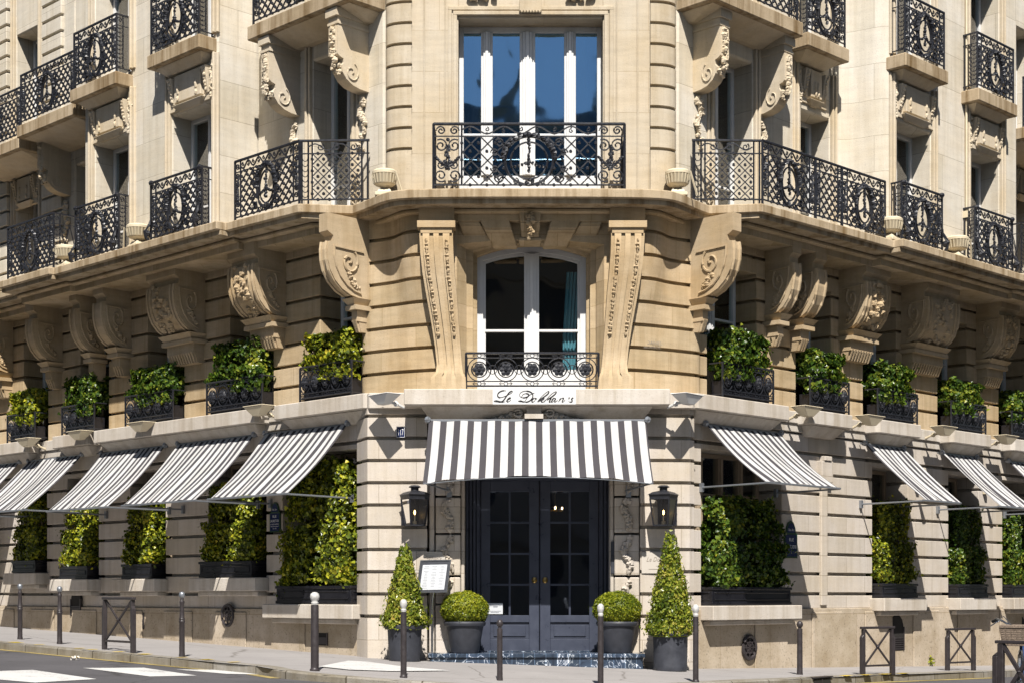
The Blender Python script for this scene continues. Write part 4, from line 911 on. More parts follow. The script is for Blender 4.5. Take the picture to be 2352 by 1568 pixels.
# ================================================================== GROUND
def K(Y, r): return (r*Y, Y-24.3)
kerb_line = [(-22., 14.2), (-8.1, .8), (-6.2, -1.0), (-4.7, -2.35), (-3.35, -3.6), (-2.9, -4.35), (-2.3, -4.8), (-1.4, -5.02), (0, -5.0), (1.15, -4.8), (2.4, -3.7), (4.0, -1.8), (5.75, .6), (8.55, 3.9), (22., 19.5)]
def drop(x, y):                                  # dropped kerb at the corner crossing
    return .085*max(0., 1-abs(x-.2)/3.4)*max(0., min(1., (-y-2.6)/2.0))
m = MB(); rows = []
back = [(-22., 25), (-9., 9.5), (-7., 7.5), (-5., 5.5), (-3., 3.5), (-2.5, 3.), (-1.8, 2.6), (-1., 2.2), (0., 2), (1., 2.2), (2., 2.6), (3.2, 3.8), (5., 5.5), (8., 8.5), (22., 25.)]
for t in np.linspace(0, 1, 13):
    rows.append([(a[0]*(1-t)+b[0]*t, a[1]*(1-t)+b[1]*t) for a, b in zip(kerb_line, back)])
m.grid([[(x, y, gz(x)-drop(x, y)) for x, y in r] for r in rows])
struct(obj('pavement', m, 'pave', None))
m = MB(); zt2 = lambda x, y: gz(x)-drop(x, y)+.006
kd = densify(kerb_line, 6); kid = offset_poly(kd, -.22); al = [0.]
for p_, q_ in zip(kd, kd[1:]): al.append(al[-1]+math.hypot(q_[0]-p_[0], q_[1]-p_[1]))
m.grid([[(x, y, gz(x)-.35) for x, y in kd], [(x, y, zt2(x, y)-.02) for x, y in kd], [(x, y, zt2(x, y)) for x, y in offset_poly(kd, -.02)], [(x, y, zt2(x, y)) for x, y in kid], [(x, y, zt2(x, y)-.1) for x, y in kid]])
m.uv = [(a_, v_) for v_ in (0, .34, .36, .56, .66) for a_ in al]
struct(obj('kerb', m, stone('kerb_granite', (.33, .31, .28), 3., -1., .95, .35, .22, .2, .06, tint=(.22, .19, .14), msize=.012, pits=.5), None, recalc=False))
m = MB(); xs = np.linspace(-60, 60, 13); m.grid([[(x, y, gz(max(-25, min(25, x)))-.11) for x in xs] for y in (-90, -60, -40, -20, -5, 10, 25, 60)])
struct(obj('road', m, 'asphalt', None))
m = MB(); gl_ = offset_poly(kerb_line, .16)      # stained gutter along the kerb
rz = lambda x, y: gz(x)-.106
m.grid([[(x, y, rz(x, y)) for x, y in kerb_line[1:6]], [(x, y, rz(x, y)) for x, y in gl_[1:6]]])
m.grid([[(x, y, rz(x, y)) for x, y in kerb_line[10:14]], [(x, y, rz(x, y)) for x, y in gl_[10:14]]])
struct(obj('gutter', m, ground('gutter_grime', (.36, .28, .11), 30., .5, patch=.35), None))
m = MB()
ys = [(-8.1, .8), (-6.2, -1.0), (-4.7, -2.35), (-3.35, -3.6)]
for k in range(9):                               # worn yellow dashes on the kerb
    t = (k+random.uniform(0, .6))/9.7; i = int(t*3); f_ = t*3-i; x = ys[i][0]*(1-f_)+ys[i+1][0]*f_; y = ys[i][1]*(1-f_)+ys[i+1][1]*f_
    L_ = random.uniform(.08, .34); d = (.71*L_, -.69*L_); q = (.04, .04); q2 = (.16, .16)
    m.add([(x+q[0], y+q[1], gz(x)+.012), (x+q[0]+d[0], y+q[1]+d[1], gz(x+d[0])+.012), (x+q2[0]+d[0], y+q2[1]+d[1], gz(x+d[0])+.012), (x+q2[0], y+q2[1], gz(x)+.012)], [(0, 1, 2, 3)])
for k in range(5):
    x = 4.6+k*.42; y = -1.05+k*.55; m.add([(x, y+.05, gz(x)+.012), (x+.15, y+.24, gz(x)+.012), (x+.05, y+.34, gz(x)+.012), (x-.10, y+.15, gz(x)+.012)], [(0, 1, 2, 3)])
struct(obj('kerb_marking', m, 'yellow', None))
def roadpt(D, dz):                               # a point of the tilted road seen at that direction from the kerb corner
    r = (D[0]-1176)/3650; q = (D[1]-1365)/3650
    # z = .085-.0365*r*Y - dz ; 1.13 - z = q*Y
    Y = (1.045+dz)/(q-.0365*r); return (r*Y, Y-24.3, .085-.0365*r*Y-dz)
for poly in ([(-40, 1541), (75, 1537), (222, 1558), (80, 1566), (-40, 1556)], [(190, 1532.5), (330, 1532), (452, 1550), (345, 1552)], [(405, 1536), (560, 1537), (640, 1548), (520, 1546)]):
    m = MB(); m.add([roadpt(p, .105) for p in poly], [tuple(range(len(poly)))]); struct(obj('crosswalk_stripe', m, 'paint', None))
m = MB(); pw = [(733, 1537), (800, 1524), (845, 1526.5), (930, 1538.5), (1035, 1545.5), (900, 1545.5), (800, 1543)]
pp = [roadpt(p, .04) for p in pw]; pp = [(x, y, gz(x)-drop(x, y)+.012) for x, y, z in pp]
m.add(pp, [tuple(range(len(pp)))]); struct(obj('white_road_marking', m, 'paint', None))

# ================================================================== AWNINGS
def awning(P, a, b, w0, z0, w1, z1, label, sag=.05, arms=True, flare=0., bow=0.):
    o = thing('awning', label, 'awning', P((a+b)/2, w0, z0), 'striped awnings over the ground floor windows')
    nu = max(12, int((b-a)/.1)); nv = 12; m = MB(); uv = []; rows = []
    ph = random.uniform(0, 6)
    for i in range(nv+1):
        t = i/nv; row = []
        for k in range(nu+1):
            q = k/nu; u = a+(b-a)*q; u += flare*(q-.5)*2*t
            s = sag*math.sin(PI*t)*(.7+.3*math.sin(q*7+ph))+.016*math.sin(q*19+ph)*t+.008*math.sin(q*41+ph*2+3*t)
            row.append(P(u, w0+(w1-w0)*t-s*.6, z0+(z1-z0)*t-s+bow*t*t*(1-(2*q-1)**2))); uv.append(((b-a)*q+.03, t))
        rows.append(row)
    m.grid(rows); m.uv = uv; obj('canopy', m, 'canvas_fine' if arms else 'canvas', o, smooth=True, recalc=False)
    m = MB(); m.tube([P(a-.05, w0-.03, z0+.005), P(b+.05, w0-.03, z0+.005)], .026, 8); obj('roller', m, 'dsteel', o, smooth=True)
    if arms:
        m = MB(); m.tube([P(a-.02, w1, z1-.012), P(b+.02, w1, z1-.012)], .017, 6); obj('front_bar', m, 'dsteel', o, smooth=True)
        for u in (a, b):
            m = MB(); m.tube([P(u, w1, z1-.02), P(u, .02, z1-.03)], .015, 6); m.box(P, u-.03, u+.03, 0, .05, z1-.1, z1+.04); obj('arm', m, 'dsteel', o)
    for u in (a-.02, b+.02): m = MB(); m.tube([P(u, .02, z0+.02), P(u, w0, z0+.02)], .014, 6); m.lump(P(u, w0, z0+.02), .055); obj('bracket', m, 'dsteel', o)
    return o
def aw(P, a, b, label, z0=3.80, z1=2.68, w0=.12, w1=1.26): return awning(P, a, b, w0, z0, w1, z1, label)
aw(L, .78, 2.9, 'striped awning just left of the corner pier, over the widest ivy window')
aw(L, 3.25, 5.5, 'striped awning second left of the corner, above the street name plate')
aw(L, 5.95, 8.1, 'striped awning third left of the corner pier, middle one of the left street')
aw(L, 8.85, 10.9, 'striped awning fourth left of the corner, touching the photo edge at its hem', 3.82, 2.74)
aw(L, 11.3, 13.3, 'farthest striped awning on the left street, cut off by the photo edge', 3.82, 2.74)
aw(R, .58, 2.55, 'striped awning just right of the corner pier, over the dark wide window', 3.78, 2.84)
aw(R, 5.1, 6.35, 'narrow striped awning second right of the corner, past the bare stone wall', 3.78, 2.76)
aw(R, 7.72, 9.0, 'narrow striped awning third right of the corner, before the last one', 3.78, 2.76)
aw(R, 10.3, 11.6, 'farthest striped awning on the right street, cut off by the photo edge', 3.78, 2.76)
awning(C, -1.25, 2.02, .38, 3.745, .86, 2.775, 'big steep striped awning above the entrance double doors', .05, False, .07, .10)
m_ = bpy.data.objects['awning.009']
m = MB()
for u in (-1.28, 2.06): m.tube([C(u, .86, 2.775), C(u+.33*(1 if u < 0 else -1), 0.0, 2.72)], .014, 6); m.box(C, u+.30*(1 if u < 0 else -1)-.02, u+.30*(1 if u < 0 else -1)+.06, -.05, .02, 2.62, 2.8)
m.tube([C(-1.31+3.39*k/24, .85, 2.765+.10*(1-(k/12-1)**2)) for k in range(25)], .008, 6)
obj('arm', m, 'dsteel', m_)

# ================================================================== IVY AND PLANTERS
def blob(P, u0, u1, w0, w1, z0, z1, n, taper=0., ex=.55):
    """points and normals on a lumpy rounded block"""
    q = rng.normal(size=(n, 3)); q /= np.linalg.norm(q, axis=1, keepdims=True)
    s = np.sign(q)*np.abs(q)**ex; s /= np.max(np.abs(s), axis=1, keepdims=True)**.85
    ph = rng.uniform(0, 6, 6)
    k = .88+.10*np.sin(q[:, 0]*5+ph[0])*np.sin(q[:, 2]*6+ph[1])+.07*np.sin(q[:, 0]*11+ph[2]+q[:, 1]*7)*np.sin(q[:, 2]*13+ph[3])
    k *= np.where(rng.random(n) < .35, rng.uniform(.6, .98, n), rng.uniform(.93, 1.08, n)); k *= np.where(rng.random(n) < .04, rng.uniform(1.05, 1.22, n), 1.)
    s = s*k[:, None]
    tp = 1-taper*(s[:, 2]*.5+.5)
    U = (u0+u1)/2+(u1-u0)/2*s[:, 0]*tp; Wd = (w0+w1)/2+(w1-w0)/2*s[:, 1]; Z = (z0+z1)/2+(z1-z0)/2*s[:, 2]
    pts = np.array([P(a, b, c) for a, b, c in zip(U, Wd, Z)])
    o = np.array(P(0, 0, 0)); du = np.array(P(1, 0, 0))-o; dw = np.array(P(0, 1, 0))-o
    nrm = du*q[:, :1]+dw*q[:, 1:2]+np.array([0, 0, 1.])*q[:, 2:3]
    return pts, nrm
def planter(P, u0, u1, zb, hb, ht, label, mat='ivyg', wf=.22, n=1500, leaf=.085, taper=.25, skew=0., g='ivy planters on the ground floor window sills'):
    o = thing('ivy_planter', label, 'planter', P((u0+u1)/2, 0, zb), g)
    m = MB(); m.box(P, u0, u1, -.24, wf, zb+.003, zb+hb); m.box(P, u0-.015, u1+.015, -.25, wf+.02, zb+hb-.045, zb+hb); m.box(P, u0-.01, u1+.01, -.245, wf+.015, zb+.003, zb+.05)
    for a, b in (((u0+.05, u1-.05)),): 
        m.box(P, a, a+.02, wf, wf+.012, zb+.08, zb+hb-.08); m.box(P, b-.02, b, wf, wf+.012, zb+.08, zb+hb-.08); m.box(P, a+.02, b-.02, wf, wf+.012, zb+.08, zb+.10); m.box(P, a+.02, b-.02, wf, wf+.012, zb+hb-.10, zb+hb-.08)
    for e, s in ((u0, -1), (u1, 1)):
        x0, x1 = sorted((e, e+s*.012)); m.box(P, x0, x1, -.2, wf-.05, zb+.08, zb+.1); m.box(P, x0, x1, -.2, wf-.05, zb+hb-.1, zb+hb-.08)
    obj('planter_box', m, 'box', o, bevel=.006)
    p1, n1 = blob(P, u0+.02, u1-.02, -.26, wf-.02, zb+hb-.0, zb+hb+ht, n, taper); p2, n2 = blob(P, u0-.0, u1+.0, -.2, wf+.04, zb+hb+.0, zb+hb+ht*.5, int(n*.55), .05)
    leaves(np.vstack([p1, p2]), np.vstack([n1, n2]), leaf, 'ivy_foliage', mat, o)
    return o
planter(L, .58, 2.5, .985, .29, 2.0, 'widest ivy planter left of the corner pier, half in the shade of its awning', 'ivyg', .20, 9918, 0.062)
planter(L, 3.2, 4.72, 1.425, .28, 1.35, 'ivy planter second left of the corner, bright lower right and dark upper left', 'ivyg', .2, 6336, 0.053)
planter(L, 6.25, 7.25, 1.425, .27, 1.25, 'mostly shaded ivy planter third left of the corner', 'ivyg', .2, 4132, 0.053)
planter(L, 8.5, 9.55, 1.435, .25, 1.45, 'tall sunny ivy planter fourth left of the corner', 'ivyg', .2, 4683, 0.053)
planter(L, 10.5, 11.45, 1.575, .25, 1.4, 'sunny ivy planter farthest left, beside the drain pipe', 'ivyg', .2, 4132, 0.053)
planter(R, .62, 2.72, .965, .29, 1.45, 'wide dark ivy planter right of the corner pier, sunlit only along its front', 'ivy', .2, 9918, 0.059)
planter(R, 5.52, 6.68, 1.075, .26, 1.45, 'tall yellow green ivy planter second right of the corner', 'ivyg', .2, 6061, 0.050)
planter(R, 8.17, 9.28, 1.075, .26, 1.45, 'tall green ivy planter third right of the corner', 'ivy', .2, 5510, 0.050)
planter(R, 10.27, 11.35, 1.075, .26, 1.4, 'green ivy planter farthest right, above the bicycle', 'ivy', .2, 4959, 0.050)
def high_ivy(P, u0, u1, ht, label, mat='ivy', n=3800):
    o = thing('window_ivy', label, 'potted ivy', P((u0+u1)/2, .2, 4.22), 'ivy in the first floor window railings')
    m = MB(); m.box(P, u0+.05, u1-.05, .02, .24, 4.222, 4.5); obj('planter_box', m, 'box', o, bevel=.01)
    p1, n1 = blob(P, u0+.02, u1+.04, -.16, .27, 4.68, 4.5+ht, n, .12, .6); p2, n2 = blob(P, u0+.0, u0+(u1-u0)*random.uniform(.45, .8), .12, .36, 4.52, 4.95, n//7, 0.)
    leaves(np.vstack([p1, p2]), np.vstack([n1, n2]), .064, 'ivy_foliage', mat, o); return o
for (a, b, _), ht, lb, mt in zip(F1RAIL[0][1], (.78, .92, .75, .8, .75), ('bright yellow green ivy in the first floor railing next to the rounded corner, left street', 'dark green ivy with yellow leaves in the second first floor railing, left street', 'dark ivy in the third first floor railing left of the corner', 'small ivy with a tall back in the fourth first floor railing, left street', 'sunny ivy in the farthest left first floor railing beside the pipe'), ('ivyg', 'ivy', 'ivy', 'ivy', 'ivyg')): high_ivy(L, a, b, ht, lb, mt)
for (a, b, _), ht, lb in zip(F1RAIL[1][1], (.85, .75, .75, .68, .7), ('upright green ivy in the first floor railing next to the corner wall, right street', 'trailing green ivy in the second first floor railing, right street', 'full green ivy in the third first floor railing, right street', 'bushy ivy nearly hiding the fourth first floor railing, right street', 'ivy in the farthest right first floor railing, cut by the photo edge')): high_ivy(R, a, b, ht, lb)

# ================================================================== TOPIARY
def pot(o, x, y, z, prof, n=28):
    m = MB(); m.lathe((x, y, z), prof, n); return obj('pot', m, 'pot', o, smooth=True)
def topiary_ball(x, y, z, label):
    o = thing('ball_topiary', label, 'topiary', (x, y, z), 'clipped ball shrubs beside the door')
    pot(o, x, y, z+.003, [(.0, 0), (.205, 0), (.22, .03), (.285, .40), (.315, .42), (.325, .455), (.31, .48), (.28, .475), (.26, .43), (0, .42)])
    n = 7500; q = rng.normal(size=(n, 3)); q /= np.linalg.norm(q, axis=1, keepdims=True); q = q[q[:, 2] > -.72]
    k = .345+.012*rng.normal(size=(len(q), 1))*(rng.random((len(q), 1)) < .15)+.010*np.sin(q[:, :1]*9+q[:, 1:2]*5)*np.sin(q[:, 2:]*8); rr = k*rng.uniform(.93, 1.03, (len(q), 1)); s = np.array([1.05, 1.05, .80])
    p = q*rr*s+np.array([x, y, z+.66])
    cm = MB(); cm.lathe((x, y, z+.66), [(.32*math.cos(t)*1.05, .32*.8*math.sin(t)) for t in np.linspace(-.85, PI/2-.02, 10)], 24)
    leaves(p, q, .032, 'clipped_foliage', 'ballleaf', o, .1, .7, shape='small', core=(cm.v, cm.f))
topiary_ball(-.72, -.12, .245, 'clipped round box shrub in a dark pot, left of the door beside the menu stand')
topiary_ball(1.60, -.12, .245, 'clipped round box shrub in a dark pot, right of the door')
def topiary_cone(x, y, z, h, r, label, prof):
    o = thing('cone_topiary', label, 'topiary', (x, y, z), 'clipped cone shrubs beside the entrance')
    pot(o, x, y, z, prof); zp = prof[-1][1]
    n = 5200; t = 1-np.sqrt(rng.random(n)); t = np.clip(t+rng.normal(size=n)*.01, 0, 1); a = rng.uniform(0, 2*PI, n)
    rad_ = r*(1-t)**1.02*(1+.06*np.sin(t*17+a*2)+.05*np.sin(a*5+t*9))+.055
    rad_ = np.where(t < .06, rad_*(.8+3.3*t), rad_)
    k = rng.uniform(.82, 1.06, n); k = np.where(rng.random(n) < .05, rng.uniform(1.08, 1.28, n), k)
    p = np.stack([x+np.cos(a)*rad_*k, y+np.sin(a)*rad_*k, z+zp-.03+h*t], 1); q = np.stack([np.cos(a), np.sin(a), np.full(n, .35)], 1)
    cm = MB(); cm.lathe((x, y, z+zp-.05), [(r*.82*(1-u)**1.02+.01, h*.97*u) for u in np.linspace(0, 1, 9)], 18)
    leaves(p, q, .055, 'clipped_foliage', 'coneleaf', o, -.5, .55, shape='small', core=(cm.v, cm.f))
topiary_cone(-1.60, -.62, gz(-1.5), 1.26, .285, 'tall clipped cone shrub in a round dark pot, left of the menu stand', [(0, .002), (.225, .002), (.235, .06), (.255, .47), (.29, .49), (.30, .53), (.27, .56), (.25, .53), (0, .52)])
topiary_cone(2.36, -.62, gz(2.36), 1.58, .315, 'taller clipped cone shrub in a straight dark pot, right of the entrance step', [(0, .002), (.245, .002), (.255, .05), (.25, .07), (.26, .52), (.29, .54), (.295, .58), (.27, .60), (.25, .57), (0, .56)])

# ================================================================== STREET FURNITURE
def at(px, Y): return ((px-1176)/3650*Y, Y-24.3)
def lathe_thing(name, label, cat, group, px, Y, parts, n=18, dz=0.):
    x, y = at(px, Y); z = gz(x)-drop(x, y)+dz; o = thing(name, label, cat, (x, y, z), group)
    for pn, prof, mat in parts: m = MB(); m.lathe((x, y, z), prof, n); obj(pn, m, mat, o, smooth=True)
    return o
def big_bollard(px, Y, h, r, label):
    lathe_thing('bollard', label, 'bollard', 'bollards along the kerb', px, Y, [
        ('post', [(0, .0), (r*1.25, .0), (r*1.25, .02), (r*1.05, .03), (r, .05), (r*.96, h-.17), (r*.9, h-.16), (0, h-.155)], 'post'),
        ('cap', [(0, h-.156), (r*.85, h-.155), (r*.95, h-.13), (r*.75, h-.12), (r*.75, h-.11), (r*1.05, h-.09), (r*1.18, h-.055), (r*1.02, h-.02), (r*.5, h), (0, h+.003)], 'capwhite')])
big_bollard(723, 20.2, 1.0, .052, 'thickest bollard, with a white cap, standing left of the white road patch')
big_bollard(927, 19.9, .98, .039, 'white capped bollard in front of the left cone shrub')
big_bollard(1379.5, 19.9, 1.03, .037, 'white capped bollard in front of the right ball shrub')
big_bollard(1598, 20.8, 1.02, .038, 'white capped bollard beside the right cone shrub')
def ball_bollard(px, Y, h, r, label):
    lathe_thing('bollard', label, 'bollard', 'bollards along the kerb', px, Y, [
        ('post', [(0, 0), (r*1.1, 0), (r, .05), (r*.92, h-.12), (r*.6, h-.115), (r*.6, h-.10), (0, h-.10)], 'post'),
        ('ball', [(0, h-.11), (r*.6, h-.10), (r*1.0, h-.08), (r*1.15, h-.05), (r*.9, h-.018), (r*.45, h-.002), (0, h+.001)], 'post')])
ball_bollard(1148, 20.3, .78, .037, 'short dark bollard with a round ball top before the entrance step')
ball_bollard(1837, 24.0, .81, .044, 'dark ball topped bollard on the right pavement, left of the cross barriers')
def slim_bollard(px, Y, h, label):
    r = .040
    lathe_thing('bollard', label, 'bollard', 'bollards along the kerb', px, Y, [
        ('post', [(0, 0), (r*1.15, 0), (r*1.1, .03), (r, .05), (r*.96, h*.52), (r*1.12, h*.53), (r*1.12, h*.55), (r*.95, h*.56), (r*1.1, h*.58), (r*.9, h*.60), (r*.72, h*.80), (r*.9, h*.83), (r*.9, h*.85), (r*.62, h*.87), (r*.62, h*.9), (0, h*.9)], 'post'),
        ('ball', [(0, h*.89), (.024, h*.9), (.040, h*.925), (.045, h*.955), (.036, h*.985), (.016, h), (0, h+.001)], 'dsteel')])
slim_bollard(46, 26.6, .93, 'ringed slim bollard farthest left, near the drain pipe')
slim_bollard(137, 25.3, .92, 'ringed slim bollard second from the left photo edge')
slim_bollard(418, 22.5, .92, 'ringed slim bollard right of the left cross barrier')
def barrier(px0, Y0, px1, Y1, h, label, dz=0., sz=.72):
    a, b = at(px0, Y0), at(px1, Y1); F_, n_ = frame2(a, b); x = (a[0]+b[0])/2; z = gz(x)-drop(x, a[1])+dz
    za = lambda u: z-.0365*(F_(u, 0, 0)[0]-x)
    o = thing('cross_barrier', label, 'barrier', (x, (a[1]+b[1])/2, z), 'iron barriers with a cross')
    for u, s in ((0, 1), (n_, -1)):
        m = MB(); x0, x1 = sorted((u, u+s*.06*sz)); m.box(F_, x0, x1, -.03, .03, za(u), z+h-.04)
        x2, x3 = sorted((u-s*.055*sz, u)); m.box(F_, x2, x3, -.03, .03, za(u), z+h*.78)
        m.add([F_(x2, -.03, z+h*.78), F_(x3, -.03, z+h*.78), F_(x3, .03, z+h*.78), F_(x2, .03, z+h*.78), F_(u, -.03, z+h*.84), F_(u, .03, z+h*.84)], [(0, 1, 2, 3), (1, 4, 5, 2) if s < 0 and x3 == u else (1, 4, 5, 2), (0, 4, 5, 3), (0, 1, 4), (3, 2, 5)])
        obj('post', m, 'post', o, bevel=.006)
    m = MB(); m.box(F_, -.03, n_+.03, -.035, .035, z+h-.038, z+h); obj('top_rail', m, 'post', o, bevel=.006)
    m = MB(); m.box(F_, .06, n_-.06, -.02, .02, z+.13, z+.16); obj('bottom_rail', m, 'post', o)
    m = MB()
    for p, q, d in (((.06, z+h-.05), (n_-.06, z+.16), 0.), ((.06, z+.16), (n_-.06, z+h-.05), .0)): m.tube([F_(p[0], d, p[1]), F_(q[0], d, q[1])], .024*sz, 4)
    m.lump(F_(n_/2, 0, z+.145+(h-.17)/2), .035); obj('cross_bar', m, 'post', o); return o
barrier(240, 23.9, 306, 23.1, .80, 'cross barrier on the left pavement between ringed bollards')
barrier(1981, 24.8, 2050, 25.2, .76, 'cross barrier on the right pavement nearest the corner')
barrier(2176, 27.8, 2236, 28.3, .75, 'cross barrier on the right pavement nearer the photo edge')
barrier(2293, 18.6, 2392, 18.2, .84, 'big near cross barrier with the bicycle leaning on it', -.11, 1.2)

# bicycle behind the near barrier, mostly outside the frame
bx_, by_ = at(2345, 19.5); bz = gz(bx_)-.11
o = thing('bicycle', 'bicycle with a wicker basket parked behind the near cross barrier at the right', 'bicycle', (bx_, by_, bz))
Bk = Fr((bx_+.02, by_-.35), (.5, .866), (.866, -.5))            # u forward from rear; the front wheel is near us
Bk = Fr((bx_, by_), (-.35, -.937), (-.937, .35))               # u towards the street (front), w to the left
def wheel(u0, nm='wheel'):
    r = .33; zc = bz+r; m = MB(); m.tube([Bk(u0+r*math.cos(t), 0, zc+r*math.sin(t)) for t in np.linspace(0, 2*PI, 33)[:-1]], .018, 6, True); wq = obj(nm, m, 'rubber', o, smooth=True)
    m = MB(); m.tube([Bk(u0+.305*math.cos(t), 0, zc+.305*math.sin(t)) for t in np.linspace(0, 2*PI, 33)[:-1]], .011, 4, True); obj('rim', m, 'steel', wq)
    m = MB()
    for k in range(14): t = k*2*PI/14; m.tube([Bk(u0, .02 if k % 2 else -.02, zc), Bk(u0+.3*math.cos(t), 0, zc+.3*math.sin(t))], .003, 3)
    m.tube([Bk(u0, -.06, zc), Bk(u0, .06, zc)], .025, 6); obj('spokes', m, 'steel', wq)
wheel(.15); wheel(-.9)
m = MB()
for p, q in (((.15, .33), (0, .72)), ((0, .72), (-.05, .88)), ((-.01, .66), (-.42, .28)), ((-.02, .74), (-.5, .55)), ((-.42, .28), (-.58, .85)), ((-.42, .28), (-.9, .33)), ((-.55, .70), (-.9, .33))): m.tube([Bk(p[0], 0, bz+p[1]), Bk(q[0], 0, bz+q[1])], .018, 6)
obj('frame', m, 'blue', o, smooth=True)
m = MB(); m.tube([Bk(.15+.37*math.cos(t), 0, bz+.33+.37*math.sin(t)) for t in np.linspace(.2, 2.6, 12)], .022, 5); obj('mudguard', m, 'steel', o)
m = MB(); m.tube([Bk(-.05, 0, bz+.86), Bk(-.03, 0, bz+.98), Bk(-.03, .12, bz+1.0), Bk(-.06, .22, bz+1.06), Bk(-.16, .30, bz+1.09)], .013, 6); m.tube([Bk(-.03, 0, bz+.98), Bk(-.03, -.12, bz+1.0), Bk(-.06, -.22, bz+1.06), Bk(-.16, -.30, bz+1.09)], .013, 6); hb = obj('handlebar', m, 'steel', o, smooth=True)
m = MB()
for s in (-1, 1): m.tube([Bk(-.13, s*.28, bz+1.08), Bk(-.26, s*.35, bz+1.05)], .02, 8)
obj('grip', m, 'rubber', hb)
m = MB()
for s in (-1, 1): m.tube([Bk(-.10, s*.26, bz+1.06), Bk(-.04, s*.30, bz+1.04), Bk(-.12, s*.36, bz+1.0)], .009, 5); m.tube([Bk(-.08, s*.26, bz+1.08), Bk(.06, s*.2, bz+1.12), Bk(.1, s*.05, bz+.95)], .005, 4)
obj('brake_lever', m, 'steel', hb)
m = MB()
for k in range(9): f_ = k/8; m.tube([Bk(.26+.19*(.85+.15*f_)*cx, .22*(.85+.15*f_)*cy, bz+.78+.22*f_) for cx, cy in ((1, 1), (1, .3), (1, -.3), (1, -1), (.3, -1), (-.3, -1), (-1, -1), (-1, -.3), (-1, .3), (-1, 1), (-.3, 1), (.3, 1))], .013 if k < 8 else .022, 5, True)
for i in range(28):
    t = i/28*4; s = int(t); f_ = (t-s)*2-1; cx, cy = ((1, f_), (-f_, 1), (-1, -f_), (f_, -1))[s]
    m.tube([Bk(.26+.165*cx, .19*cy, bz+.78), Bk(.26+.195*cx, .225*cy, bz+1.0)], .009, 4)
m.box(Bk, .11, .41, -.18, .18, bz+.775, bz+.785); obj('basket', m, 'wicker', o)
m = MB(); m.lump(Bk(-.62, 0, bz+.93), .13, .10, .05, 10, 6); obj('saddle', m, 'rubber', o, smooth=True)

# menu stand
x, y = -1.22+.02, -.44; zb = .248; x = (991-1176)/153
o = thing('menu_stand', 'chrome menu stand with a lit white menu sheet, on the marble step', 'menu stand', (x, -.30, zb))
m = MB(); m.lathe((x, -.30, zb), [(0, 0), (.12, 0), (.125, .008), (.03, .02), (0, .02)], 24); obj('base', m, 'steel', o, smooth=True)
m = MB(); m.tube([(x, -.30, zb+.01), (x, -.30, zb+.72), (x+.012, -.30, zb+.84), (x+.035, -.31, zb+.98)], .017, 8); obj('pole', m, 'steel', o, smooth=True)
TB = lambda a, e, b: (x-.0+a*.995+.12*b, -.34-e-.25*a*0+.12*b, zb+.95+b*.97+a*.02)
m = MB(); m.box(TB, -.22, .22, -.03, .0, -.02, .46); fr_ = obj('board', m, 'pot', o, bevel=.004)
m = MB()
for a, b, c_, d in ((-.235, .235, -.035, -.015), (-.235, .235, .455, .475), (-.235, -.215, -.015, .455), (.215, .235, -.015, .455)): m.box(TB, a, b, -.035, .008, c_, d)
obj('rim', m, 'steel', fr_)
m = MB(); m.box(TB, -.185, .185, .0, .006, .01, .40); sh = obj('menu_sheet', m, 'paper', fr_)
m = MB()
for c_ in (-.12, 0, .12):
    for k in range(15):
        if random.random() < .8: ww = random.uniform(.02, .045); m.box(TB, c_-ww, c_+ww, .006, .008, .035+k*.024, .041+k*.024)
obj('print', m, 'print', sh)

